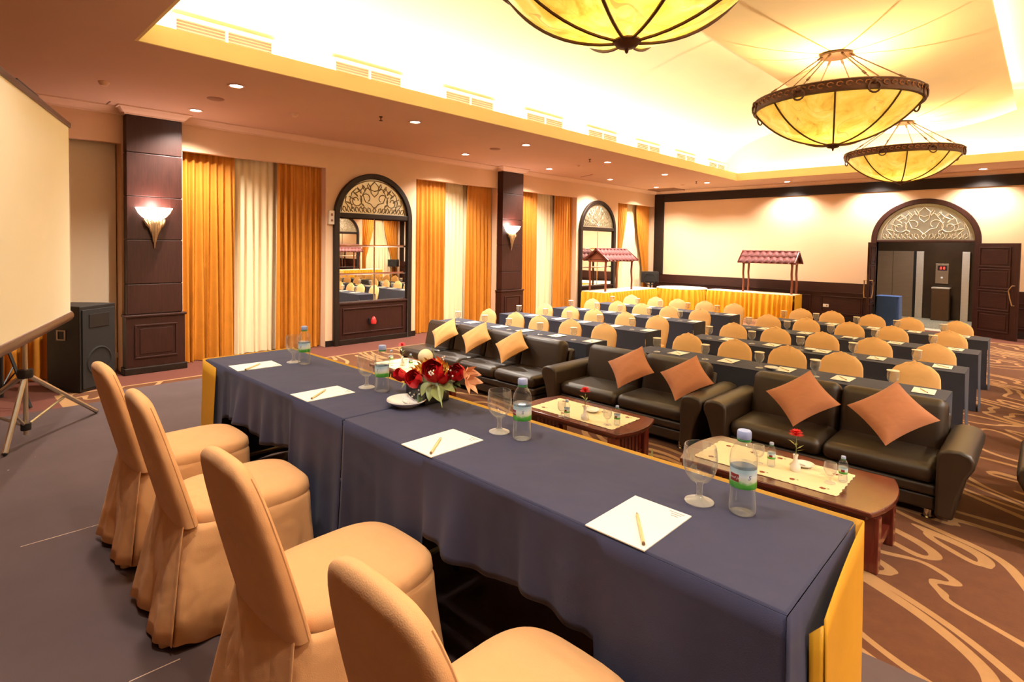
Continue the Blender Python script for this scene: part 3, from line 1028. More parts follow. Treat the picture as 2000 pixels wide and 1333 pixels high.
def door_leaf(loc, rz, label, flip):
    """leaf runs along local +X from the hinge; panels on both faces"""
    r = thing('door_leaf', label, 'door', loc, rz)
    Wd, Hd, Td = 1.05, DTOP - 0.08, 0.05
    MB().box(0, Wd, -Td / 2, Td / 2, 0.01, Hd).build('slab', M['wood'], r, smooth=0, bevel=0.004)
    hh = (Hd - 0.36) / 4
    for i in range(4):
        z0 = 0.16 + i * (hh + 0.035)
        for s_ in (-1, 1):
            m = MB()
            y = s_ * Td / 2
            for (a, b, c, e) in ((0.13, Wd - 0.17, z0, z0 + 0.03), (0.13, Wd - 0.17, z0 + hh - 0.03, z0 + hh), (0.13, 0.16, z0 + 0.03, z0 + hh - 0.03), (Wd - 0.20, Wd - 0.17, z0 + 0.03, z0 + hh - 0.03)):
                m.box(a, b, y, y + s_ * 0.016, c, e)
            m.box(0.20, Wd - 0.24, y, y + s_ * 0.008, z0 + 0.07, z0 + hh - 0.07)
            m.build('raised_panel', M['woodx'], r, smooth=0, bevel=0.005)
    for s_ in (-1, 1):
        y = s_ * Td / 2
        m = MB().tube([(Wd - 0.07, y, 1.32), (Wd - 0.08, y + s_ * 0.07, 1.32), (Wd - 0.15, y + s_ * 0.075, 1.20), (Wd - 0.10, y + s_ * 0.075, 0.98), (Wd - 0.07, y + s_ * 0.06, 0.85), (Wd - 0.07, y, 0.85)], 0.013, 6)
        m.build('handle', M['bronzel'], r)
    MB().box(Wd, Wd + 0.004, -0.015, 0.015, 1.2, 1.5).build('lock_plate', M['bronze'], r, smooth=0)
    return r


door_leaf((DX1 + 0.02, YB - 0.12, 0), atan2(-0.62, 0.86), 'dark panelled door leaf opened against the wall right of the doorway', 1)
door_leaf((DX0 - 0.02, YB - 0.12, 0), atan2(-1.03, 0.06), 'dark panelled door leaf standing open beside the blue covered table', 1)

# lift lobby beyond the doorway
LYW = 22.2
structure(MB().box(-6.5, 1.5, LYW, LYW + 0.2, 0, 3.2).build('wall_lobby_back', M['stone'], smooth=0))
structure(MB().box(-6.6, -6.5, YB + 0.2, LYW + 0.2, 0, 3.2).build('wall_lobby_left', M['stone'], smooth=0))
structure(MB().box(1.5, 1.6, YB + 0.2, LYW + 0.2, 0, 3.2).build('wall_lobby_right', M['stone'], smooth=0))
structure(MB().box(-6.6, 1.6, YB + 0.2, LYW + 0.2, 3.2, 3.3).build('ceiling_lobby', M['ceil'], smooth=0))
light('lobby_added_light', 'AREA', (-2.4, 20.6, 3.15), 45, WHITE, (0, 0, 0), shape='DISK', size=0.5)  # added lamp without a visible fixture, brightens the lobby


def lx(px, py=560): return at_y(px, py, LYW).x


ztop = at_y(1780, 491, LYW).z
ld = thing('lift_doors', 'bronze lift doors with a steel jamb in the lobby', 'lift door', (lx(1745), LYW - 0.03, 0))
xa, xm, xb, xc, xd = lx(1690), lx(1743), lx(1783), lx(1789), lx(1803)
MB().box(xa, xm - 0.005, LYW - 0.05, LYW - 0.003, 0.0, ztop).build('door_panel', M['liftd'], ld, world=True, smooth=0)
MB().box(xm + 0.005, xb, LYW - 0.05, LYW - 0.003, 0.0, ztop).build('door_panel', M['liftd'], ld, world=True, smooth=0)
MB().box(xb, xc, LYW - 0.03, LYW - 0.003, 0.0, ztop).build('shadow_gap', M['plast'], ld, world=True, smooth=0)
MB().box(xc, xd, LYW - 0.09, LYW - 0.003, 0.0, ztop).build('steel_jamb', M['steel'], ld, world=True, smooth=0, bevel=0.004)
x1, x2 = lx(1878), lx(1893)
tag(MB().box(x1, x2, LYW - 0.09, LYW, 0.0, ztop).build('steel_jamb', M['steel'], smooth=0, bevel=0.004), 'upright brushed steel jamb right of the lift call panel', 'door jamb')
c0 = at_y(1840, 535, LYW)
cp = thing('lift_call_panel', 'steel lift call panel with red floor digits', 'call panel', (c0.x, LYW, 0))
w_, h_ = 0.16, 0.62
MB().box(c0.x - w_, c0.x + w_, LYW - 0.03, LYW, c0.z - h_ / 2, c0.z + h_ / 2).build('plate', M['liftd'], cp, world=True, smooth=0, bevel=0.004)
MB().box(c0.x - w_ * 0.7, c0.x + w_ * 0.75, LYW - 0.036, LYW - 0.03, c0.z + 0.10, c0.z + 0.25).build('display', M['plast'], cp, world=True, smooth=0)
for dx in (-0.03, 0.05):
    m = MB()
    x, z = c0.x + dx, c0.z + 0.175
    m.box(x - 0.02, x + 0.02, LYW - 0.042, LYW - 0.036, z + 0.025, z + 0.035).box(x - 0.02, x + 0.02, LYW - 0.042, LYW - 0.036, z - 0.035, z - 0.025)
    m.box(x - 0.02, x - 0.01, LYW - 0.042, LYW - 0.036, z - 0.035, z + 0.035).box(x + 0.01, x + 0.02, LYW - 0.042, LYW - 0.036, z - 0.035, z + 0.035)
    m.build('digit', M['led'], cp, world=True, smooth=0)
MB().lathe([(0.03, 0), (0.03, 0.012), (0, 0.012)], 12).xf(Matrix.Translation((c0.x, LYW - 0.03, c0.z - 0.12)) @ Matrix.Rotation(pi / 2, 4, 'X')).build('button', M['whitep'], cp, world=True)
b0 = at_z(1836, 626, 0)
zb_ = 0.98
bn = thing('waste_bin', 'brown metal waste bin below the lift call panel', 'bin', (b0.x, LYW - 0.35, 0))
MB().box(-0.22, 0.22, -0.17, 0.17, 0, zb_).build('body', M['binm'], bn, smooth=0, bevel=0.01)
MB().box(-0.225, 0.225, -0.175, 0.175, zb_, zb_ + 0.04).build('top_tray', M['steel'], bn, smooth=0, bevel=0.006)

# blue covered small table in the doorway
bt = thing('draped_table', 'small high table under a bright blue cloth in the doorway', 'table', (-3.10, 18.46, 0))
MB().rbox(-0.26, 0.26, -0.24, 0.24, 0.86, 0.89, 0.012).build('top_cloth', M['bluet'], bt)
loops = [se_loop(0, 0, z, 0.262 + 0.015 * k, 0.242 + 0.015 * k, 72, 9, 0.012 * k, 20) for k, z in ((0, 0.875), (0.3, 0.6), (0.7, 0.3), (1, 0.005))]
MB().loft(loops, False).build('skirt', M['bluet'], bt)


# sockets
def socket(loc, rz, label):
    r = thing('wall_socket', label, 'socket', loc, rz)
    MB().box(-0.075, 0.075, -0.016, 0.0, -0.045, 0.045).build('plate', M['white'], r, smooth=0, bevel=0.006)
    MB().box(0.01, 0.05, -0.020, -0.016, -0.02, 0.02).build('insert', M['brownp'], r, smooth=0)


p = at_y(1613, 597, YB - 0.05); socket(p, 0, 'white double socket on the dark wainscot')
p = at_x(229, 694, XW - 0.30); socket(p, pi / 2, 'white socket on the niche panel beside the pilaster')

# ------------------------------------------------------------------ ceiling fixtures
K = (ZC - 2.10) / 2.10
DL = dict(
    wall=[(-9.63, 2.95), (-9.50, 8.54), (-9.53, 11.56), (-9.57, 14.52), (-9.57, 17.30)],
    tray=[(-7.72, 2.86), (-7.67, 5.75), (-7.67, 8.55), (-7.70, 11.55), (-7.74, 14.46), (-7.69, 17.05)],
    back=[(-5.72, 18.20), (-3.50, 18.22), (-1.24, 18.25)])


def downlight(label, group):
    r = thing('downlight', label, 'ceiling lamp', (0, 0, ZC), 0, group)
    MB().lathe([(0.075, 0.0), (0.11, -0.006), (0.105, -0.012), (0.08, -0.010), (0.075, 0.0)], 24).build('trim_ring', M['crown'], r)
    MB().lathe([(0.0, -0.006), (0.078, -0.004), (0.078, 0.0)], 24).build('lamp_disc', M['lamp'], r)
    return r


d0 = downlight('round lit downlight in the soffit', 'g')
LBL = dict(wall=('round lit downlight in the row above the curtains and mirrors', 'soffit downlights along the curtain wall'),
           tray=('round lit downlight in the row along the ceiling tray edge', 'soffit downlights along the tray edge'),
           back=('round lit downlight in the soffit above the doorway wall', 'soffit downlights above the doorway wall'))
first = True
SPOT = None


def spot_at(x, y, e, size=2.3):
    global SPOT
    o = light('downlight_lamp', 'SPOT', (x, y, ZC - 0.02), e, WARM, (0, 0, 0), spot_size=size, spot_blend=0.7, shadow_soft_size=0.07)
    return o


for key, pts_ in DL.items():
    for (x, y) in pts_:
        if first:
            r = d0; r.location = (x, y, ZC); first = False
        else:
            r = dup(d0, (x, y, ZC))
        k_ = pts_.index((x, y))
        tag(r, LBL[key][0] + ', %s from the %s' % (ORD[k_], 'corner' if key == 'back' else 'stage'), None, LBL[key][1])
        spot_at(x, y, P_SPOT * (0.7 if key == 'back' else 1.0))
# the same rows over the opposite aisle
for x in (2.9, 4.75):
    for k_, y in enumerate((2.9, 5.8, 8.6, 11.5, 14.5, 17.1)):
        dup(d0, (x, y, ZC), None, 'round downlight over the opposite %s, %s from the stage' % ('aisle' if x < 4 else 'wall', ORD[k_]), 'soffit downlights on the opposite side')
        spot_at(x, y, P_SPOT)
for k_, x in enumerate((-5.2, -3.4, -1.6, 0.2, 2.0)):  # row added out of view to light the chair seats
    dup(d0, (x, 0.6, ZC), None, 'added unseen downlight over the stage chairs, %s from the curtains' % ORD[k_], 'added downlights over the stage')
    spot_at(x, 0.6, P_SPOT * 0.2)


def ceil_pos(px, py):
    return at_z(px, py, ZC)


def small(name, prof, px, py, mat, label, cat, group):
    p = ceil_pos(px, py)
    m = MB().lathe(prof, 16)
    o = m.build(name, mat)
    o.location = (p.x, p.y, ZC + min(q[1] for q in prof))
    return tag(o, label, cat, group)


for (px, py), lb in (((203, 160), 'triangular cream smoke detector above the projection screen'), ((575, 222), 'small smoke detector on the soffit above the first curtained bay'),
                     ((1128, 323), 'small smoke detector above the third curtained bay'), ((1333, 360), 'small smoke detector near the doorway wall corner')):
    small('smoke_detector', [(0, -0.055), (0.035, -0.05), (0.06, -0.02), (0.065, 0.0)], px, py, M['crown'], lb, 'smoke detector', None)
for (px, py), lb in (((421, 193), 'round brown ceiling loudspeaker between the first downlights'), ((967, 291), 'round brown ceiling loudspeaker above the second bay'), ((1290, 340 + 0), None)):
    if lb: small('ceiling_speaker', [(0, -0.012), (0.10, -0.012), (0.115, -0.004), (0.115, 0.0)], px, py, M['brownp'], lb, 'ceiling speaker', None)
for (px, py), lb in (((744, 228), 'small dark sprinkler near the big arched mirror'), ((1152, 311), 'small dark sprinkler above the third bay'), ((1360, 355), 'small dark sprinkler near the back corner')):
    small('sprinkler', [(0, -0.07), (0.03, -0.068), (0.03, -0.062), (0.008, -0.058), (0.01, -0.02), (0.03, -0.008), (0.03, 0)], px, py, M['bronze'], lb, 'sprinkler', None)
p = ceil_pos(1304, 371)
av = thing('ceiling_vent', 'dark square ceiling vent in the corner above the loudspeaker', 'vent', (p.x, p.y, ZC - 0.01))
MB().box(-0.45, 0.45, -0.45, 0.45, -0.004, 0.01).build('backing', M['ventd'], av, smooth=0)
MB().strip([(-0.5, -0.5), (0.5, -0.5), (0.5, 0.5), (-0.5, 0.5)], [(-0.45, -0.45), (0.45, -0.45), (0.45, 0.45), (-0.45, 0.45)], -0.012, 0.01, 'z', True).build('frame', M['brownp'], av, smooth=0)
for (a, b), lb in ((((205, 206), (215, 198)), 'thin dark slot of a ceiling hatch near the pilaster'), (((1134, 346), (1157, 341)), 'thin dark slot of a ceiling hatch above the third bay')):
    A, B = ceil_pos(*a), ceil_pos(*b)
    tag(MB().beam((A.x, A.y, ZC - 0.004), (B.x, B.y, ZC - 0.004), 0.02, 0.008).build('hatch_slot', M['ventd'], smooth=0), lb, 'ceiling hatch')

# air grilles on the trough wall
for i in range(8):
    y0 = 1.97 + 2.018 * i; y1 = y0 + 1.19
    r = thing('air_grille', 'cream slatted air grille above the tray lip, %s from the stage' % ORD[i], 'air grille', (VX0, (y0 + y1) / 2, 4.26))
    z0, z1 = 4.27, 4.72
    m = MB(); panel_frame(m, y0, y1, z0, z1, VX0 + 0.001, 0.04, 0.03, 'x')
    m.build('frame', M['ventp'], r, world=True, smooth=0)
    MB().box(VX0 + 0.001, VX0 + 0.005, y0 + 0.04, y1 - 0.04, z0 + 0.04, z1 - 0.04).build('backing', M['ventd'], r, world=True, smooth=0)
    MB().box(VX0 + 0.005, VX0 + 0.032, (y0 + y1) / 2 - 0.015, (y0 + y1) / 2 + 0.015, z0 + 0.04, z1 - 0.04).build('mullion', M['ventp'], r, world=True, smooth=0)
    for k in range(10):
        z = z0 + 0.06 + k * 0.0365
        MB().add([(VX0 + 0.016, y0 + 0.04, z + 0.016), (VX0 + 0.026, y0 + 0.04, z), (VX0 + 0.026, y1 - 0.04, z), (VX0 + 0.016, y1 - 0.04, z + 0.016)], [(0, 1, 2, 3)]).build('slat', M['ventp'], r, world=True, smooth=0)


# ------------------------------------------------------------------ chandeliers
def chandelier(label):
    r = thing('chandelier', label, 'chandelier', (0, 0, 3.66), 0, 'alabaster bowl chandeliers')
    R = 1.08; D = 0.58; z0 = 0.04
    A = (R * R + D * D) / (2 * D)                              # spherical cap
    def cap(t):
        a = math.asin(R / A) * t
        return (A * sin(a), z0 + A * (1 - cos(a)))
    MB().lathe([cap(i / 18) for i in range(19)], 64).build('bowl', M['alab'], r)
    zt = z0 + D
    MB().lathe([(R - 0.01, zt - 0.05), (R + 0.03, zt - 0.045), (R + 0.04, zt - 0.01), (R + 0.035, zt + 0.08), (R + 0.045, zt + 0.095), (R + 0.03, zt + 0.11), (R - 0.02, zt + 0.105), (R - 0.02, zt - 0.03), (R - 0.01, zt - 0.05)], 64).build('rim', M['rim'], r)
    m = MB()
    for k in range(64):                                        # cast leaf relief round the rim
        a = 2 * pi * k / 64
        c = Vector((cos(a), sin(a), 0)); tdir = Vector((-sin(a), cos(a), 0))
        pts_ = [c * (R + 0.043) + tdir * (0.040 * cos(b)) + Vector((0, 0, zt + 0.035 + 0.030 * sin(b))) for b in (0.4, 1.4, 2.4, 3.4, 4.4, 5.2)]
        m.tube(pts_, 0.009, 4)
    m.build('rim_relief', M['goldrim'], r)
    for k in range(8):
        a = 2 * pi * k / 8 + 0.25
        m = MB().tube([(cos(a) * (cap(i / 12)[0] + 0.006), sin(a) * (cap(i / 12)[0] + 0.006), cap(i / 12)[1] - 0.012) for i in range(13)], 0.013, 6)
        m.build('rib', M['rim'], r)
    for k in range(8):                                         # ring pulls between the ribs
        a = 2 * pi * (k + 0.5) / 8 + 0.25
        c = Vector((cos(a), sin(a), 0)); tdir = Vector((-sin(a), cos(a), 0))
        m = MB().ball(tuple(c * (R + 0.05) + Vector((0, 0, zt + 0.045))), 0.04, 8, 6)
        m.tube([c * (R + 0.06) + tdir * (0.075 * cos(b)) + Vector((0, 0, zt - 0.03 + 0.075 * sin(b))) for b in [2 * pi * q / 14 for q in range(14)]], 0.013, 5, True)
        m.build('ring_pull', M['rim'], r)
    MB().lathe([(0.0, -0.06), (0.012, -0.05), (0.018, -0.02), (0.07, -0.01), (0.11, 0.03), (0.10, 0.06), (0.0, 0.06)], 20).build('finial', M['rim'], r)
    zc_ = 5.03 - 3.66
    for k in range(8):
        a = 2 * pi * (k + 0.5) / 8 + 0.25
        p0 = Vector((cos(a) * (R - 0.03), sin(a) * (R - 0.03), zt + 0.10)); p1 = Vector((cos(a) * 0.19, sin(a) * 0.19, zc_ - 0.02))
        m = MB().tube([p0, p1], 0.009, 5)
        for q in (0.22, 0.97):
            c = p0.lerp(p1, q); d = (p1 - p0).normalized()
            m.tube([c - d * 0.045, c + d * 0.045], 0.017, 6)
        m.build('rod', M['bronze'], r)
    MB().lathe([(0.0, zc_ - 0.03), (0.17, zc_ - 0.03), (0.215, zc_ - 0.02), (0.215, zc_ + 0.005), (0.15, zc_ + 0.02), (0.0, zc_ + 0.02)], 28).build('canopy', M['bronze'], r)
    return r


ch = chandelier('alabaster bowl chandelier over the head table end of the room')
ys = [3.80, 9.57, 15.58]
for i, y in enumerate(ys):
    lb = ['alabaster bowl chandelier hanging over the sofas', 'alabaster bowl chandelier over the seminar tables, middle one', 'alabaster bowl chandelier closest to the doorway wall'][i]
    if i == 0: c = ch; c.location = (XMID + 0.02, y, 3.66)
    else: c = dup(ch, (XMID + (0.02 if i == 1 else -0.08), y, 3.66))
    tag(c, lb)
    light('chandelier_bulb', 'POINT', (c.location.x, y, 4.22), P_CHAND, (1.0, 0.76, 0.46), shadow_soft_size=0.015)


# ------------------------------------------------------------------ projection screen on its tripod
tc = Vector((-5.64 * KS, 0.50 * KS, STAGE))
sd = Vector((-0.947, 0.321, 0)).normalized()               # along the screen
sn = Vector((-sd.y, sd.x, 0))
if sn.dot(-tc) < 0: sn = -sn                                # toward the camera side
base = tc + sn * 0.09


def on_screen(px, py):
    r_ = ray(px, py)
    t = (base - CAM).dot(sn) / r_.dot(sn)
    return CAM + r_ * t


e0, e1 = on_screen(131, 247), on_screen(137, 610)
zt_, zb2 = e0.z, e1.z
smax = (e1 - base).dot(sd)
WS = 2 * smax if smax > 0.9 else 2.1
WS = max(WS, 2.0)


def S(u, z, off=0.0): return base + sd * u + Vector((0, 0, 0)) + Vector((0, 0, z - base.z)) + sn * off


u1 = smax; u0 = smax - WS
r = thing('projection_screen', 'cream projection screen on a tripod standing on the stage', 'projection screen', tuple(tc))
MB().add([S(u0, zb2), S(u1, zb2), S(u1, zt_), S(u0, zt_)], [(0, 1, 2, 3)]).build('screen_fabric', M['screen'], r, world=True, smooth=0, solid=0.004)
m = MB().beam(S(u0 - 0.02, zt_ + 0.02), S(u1 + 0.03, zt_ + 0.02), 0.03, 0.045)
m.build('top_bar', M['case'], r, world=True, smooth=0, bevel=0.006)
MB().tube([S(u0 - 0.05, zb2 - 0.035, -0.03), S(u1 + 0.05, zb2 - 0.035, -0.03)], 0.05, 14).build('roller_case', M['case'], r, world=True)
um = 0.0
MB().tube([tuple(tc + Vector((0, 0, 0.07))), tuple(tc + Vector((0, 0, zt_ - STAGE + 0.10)))], 0.016, 10).build('pole', M['alu'], r, world=True)
MB().beam(S(-0.25, zt_ + 0.10, -0.06), S(0.25, zt_ + 0.10, -0.06), 0.02, 0.02).tube([S(-0.2, zt_ + 0.10, -0.06), S(u1 * 0.93, zt_ + 0.05, -0.01)], 0.008, 5).build('hanger', M['plast'], r, world=True)
hub = tc + Vector((0, 0, 0.52)); low = tc + Vector((0, 0, 0.13))
MB().lathe([(0.0, -0.03), (0.045, -0.03), (0.05, 0.0), (0.045, 0.03), (0, 0.03)], 14, tuple(hub)).build('collar', M['plast'], r, world=True)
MB().lathe([(0.0, -0.025), (0.032, -0.025), (0.032, 0.025), (0, 0.025)], 12, tuple(low)).build('collar', M['plast'], r, world=True)
feet = [Vector((x * KS, y * KS, STAGE)) for x, y in ((-6.22, 1.05), (-5.42, 0.36), (-6.10, -0.02))]
for ft in feet:
    d = (ft - hub)
    lg = MB().tube([hub + d.normalized() * 0.04, ft + Vector((0, 0, 0.020))], 0.018, 8).build('leg', M['alu'], r, world=True)
    MB().ball(tuple(ft + Vector((0, 0, 0.020))), 0.018, 8, 6).build('rubber_foot', M['plast'], lg, world=True)
    MB().tube([low, hub + d * 0.52], 0.011, 6).build('brace', M['alu'], r, world=True)

# black tripod stand behind the screen
bs = at_z(75, 765, 0.0)
bs = Vector((-9.35, 0.60, 0))
r = thing('tripod_stand', 'black tripod stand behind the projection screen beside the loudspeaker', 'stand', tuple(bs))
MB().tube([(0, 0, 0.1), (0, 0, 1.15)], 0.02, 8).build('pole', M['plast'], r)
MB().lathe([(0, 0.84), (0.05, 0.84), (0.05, 0.94), (0, 0.94)], 10).build('collar', M['plast'], r)
for k in range(3):
    a = 0.5 + 2 * pi * k / 3
    MB().tube([(0.03 * cos(a), 0.03 * sin(a), 0.88), (0.5 * cos(a), 0.5 * sin(a), 0.015)], 0.018, 6).build('leg', M['plast'], r)
    MB().tube([(0.0, 0.0, 0.22), (0.26 * cos(a), 0.26 * sin(a), 0.45)], 0.010, 5).build('brace', M['plast'], r)


# floor loudspeaker
def loudspeaker(loc, rz, w, d, h, label, group=None):
    r = thing('loudspeaker', label, 'loudspeaker', loc, rz, group)
    poly = [(-w / 2, -d / 2), (w / 2, -d / 2), (w * 0.34, d / 2), (-w * 0.34, d / 2)]
    MB().prism(poly, 0.0, h, 'z').build('cabinet', M['plast'], r, smooth=0, bevel=0.012)
    MB().box(-w / 2 + 0.03, w / 2 - 0.03, -d / 2 - 0.018, -d / 2, 0.04, h - 0.05).build('grille', M['grille'], r, smooth=0, bevel=0.008)
    m = MB().strip([(-0.12 * w, h * 0.60), (0.12 * w, h * 0.60), (0.12 * w, h * 0.72), (-0.12 * w, h * 0.72)], [(-0.08 * w, h * 0.615), (0.08 * w, h * 0.615), (0.08 * w, h * 0.705), (-0.08 * w, h * 0.705)], 0, 0.02, 'y', True)
    ang = atan2(-(w / 2 - w * 0.34), d)
    m.xf(Matrix.Translation((-w * 0.42 - 0.012, 0, 0)) @ Matrix.Rotation(pi / 2, 4, 'Z'))
    m.build('handle', M['chrome'], r, smooth=0)
    m = MB().lathe([(w * 0.30, 0), (w * 0.33, 0.012), (w * 0.36, 0)], 24).xf(Matrix.Translation((0, -d / 2 - 0.018, h * 0.33)) @ Matrix.Rotation(pi / 2, 4, 'X'))
    m.build('woofer_ring', M['grille'], r)
    MB().box(-w * 0.28, w * 0.28, -d / 2 - 0.026, -d / 2 - 0.018, h * 0.74, h * 0.90).build('horn_mouth', M['plast'], r, smooth=0, bevel=0.006)
    return r


loudspeaker((-9.80, 1.46, 0), 2.21, 0.60, 0.62, 1.19, 'large black floor loudspeaker between screen and pilaster')
p1 = at_y(1272, 548, 18.25)
for mir in (False, True):
    x = p1.x if not mir else 2 * XMID - p1.x
    st = loudspeaker((x, 18.2, 0.86), 0.35 if not mir else -0.35, 0.62, 0.36, 0.40, 'black loudspeaker in the corner behind the round white table' if not mir else 'black loudspeaker in the far corner, seen only as a reflection')
    m = MB().tube([(0, 0, -0.86), (0, 0, 0.0)], 0.03, 8).lathe([(0, -0.86), (0.25, -0.86), (0.22, -0.83), (0, -0.83)], 16)
    m.build('stand_pole', M['plast'], st)

# stage --------------------------------------------------------------------
mb = MB()
mb.prism([(-7.03 * KS, 1.30 * KS), (-6.65 * KS, 1.30 * KS), (-6.65 * KS, YF + 0.3), (3.6, YF + 0.3), (3.6, 2.59 * KS), (-7.03 * KS, 2.59 * KS)][::-1], 0.0, STAGE, 'z')
st = tag(mb.build('stage', M['stage'], smooth=0), 'low stage platform covered in grey carpet under the head table', 'stage')
# carpet seams: thin worn slits between the platform boards
m = MB()
A, B = at_z(40, 1069, STAGE), at_z(216, 1019, STAGE)
A2, B2 = at_z(252, 1333, STAGE), at_z(352, 1288, STAGE)
m.beam((A.x, A.y, STAGE + 0.0008), (B.x, B.y, STAGE + 0.0008), 0.003, 0.0014).beam((A2.x, A2.y, STAGE + 0.0008), (B2.x, B2.y, STAGE + 0.0008), 0.003, 0.0014)
m.build('seam', M['crown'], st, world=True, smooth=0)


# ------------------------------------------------------------------ ruffled skirts and buffet
def ruffle(path, z0, z1, amp=0.045, wl=0.16, side=1, seed=1):
    """gathered cloth hanging along a polyline (outward = right of travel when side = 1)"""
    rn = random.Random(seed)
    pts_ = []
    for a, b in zip(path[:-1], path[1:]):
        a = Vector(a); b = Vector(b); L = (b - a).length
        n_ = max(2, int(L / 0.02))
        d = (b - a) / L; nr = Vector((d.y, -d.x)) * side
        for i in range(n_ + (1 if b is path[-1] else 0)):
            pts_.append((a + (b - a) * (i / n_), nr))
    pts_.append((Vector(path[-1]), pts_[-1][1]))
    ph = 0; rows = [[], [], [], []]
    zz = [z1, z1 - 0.06, (z0 + z1) / 2, z0]
    for i, (p, nr) in enumerate(pts_):
        ph += 2 * pi * 0.02 / (wl * (1 + 0.25 * sin(i * 0.13 + seed)))
        for k, a in enumerate((0.15, 0.5, 0.95, 1.15)):
            o = amp * a * (sin(ph) + 0.3 * sin(2.1 * ph + k))
            q = p + nr * (o + 0.012 + 0.015 * k)
            rows[k].append((q.x, q.y, zz[k]))
    m = MB()
    n_ = len(rows[0])
    m.add([v for r_ in rows for v in r_], [(k * n_ + i, k * n_ + i + 1, (k + 1) * n_ + i + 1, (k + 1) * n_ + i) for k in range(3) for i in range(n_ - 1)])
    return m


ZBF = 0.79


def buffet(x0, x1, y0, y1, path, label, mirrored=False, top=None):
    cx_ = (x0 + x1) / 2
    r = thing('buffet_table', label, 'buffet table', (cx_ if not mirrored else 2 * XMID - cx_, (y0 + y1) / 2, 0))

    def put(m, *a, **k):
        if mirrored: m.mirx()
        return m.build(*a, r, world=True, **k)
    if top: put(top, 'top_cloth', M['whitec'], smooth=30)
    else: put(MB().box(x0 - 0.01, x1 + 0.01, y0 - 0.01, y1 + 0.01, ZBF - 0.03, ZBF), 'top_cloth', M['whitec'], smooth=0, bevel=0.008)
    put(ruffle(path, 0.01, ZBF - 0.012, side=1, seed=int(x1 * 3) % 9), 'pleated_skirt', M['yellow'], smooth=60)
    put(MB().box(x0 + 0.06, x1 - 0.06, y0 + 0.06, y1 - 0.06, 0.01, ZBF - 0.03), 'inner_cloth', M['yellow'], smooth=0)
    return r


BX0, BX1, BY0 = XW + 0.40, XW + 1.20, 13.75
for mir in (False, True):
    buffet(BX0, BX1, BY0, 16.75, [(BX0, BY0), (BX1, BY0), (BX1, 16.75)], 'buffet table with gold pleated skirt under the small stall by the mirror' if not mir else 'buffet table with gold skirt along the opposite wall, a reflection', mir)
buffet(-7.85, -5.28, 17.62, 18.25, [(-7.85, 17.62), (-5.28, 17.62)], 'long buffet table with gold pleated skirt below the back wall stall')
m_ = MB().box(-5.235, -5.225, 17.62, 18.25, 0.01, ZBF - 0.005)
tag(m_.build('end_cloth', M['yellow'], smooth=0), 'flat gold cloth closing the end of the long buffet table', 'cloth')
cxr, cyr, rr = -8.72, 17.62, 0.80
rtop = MB().lathe([(0, ZBF - 0.02), (rr, ZBF - 0.02), (rr + 0.01, ZBF + 0.0), (rr, ZBF + 0.015), (0, ZBF + 0.015)], 40, (cxr, cyr, 0))
arcp = [(cxr + rr * cos(a), cyr + rr * sin(a)) for a in [pi + (pi) * i / 24 for i in range(25)]]
buffet(cxr - rr * 0.65, cxr + rr * 0.65, cyr - rr * 0.65, cyr + rr * 0.65, arcp, 'round white topped corner table with gold pleated skirt', False, rtop)


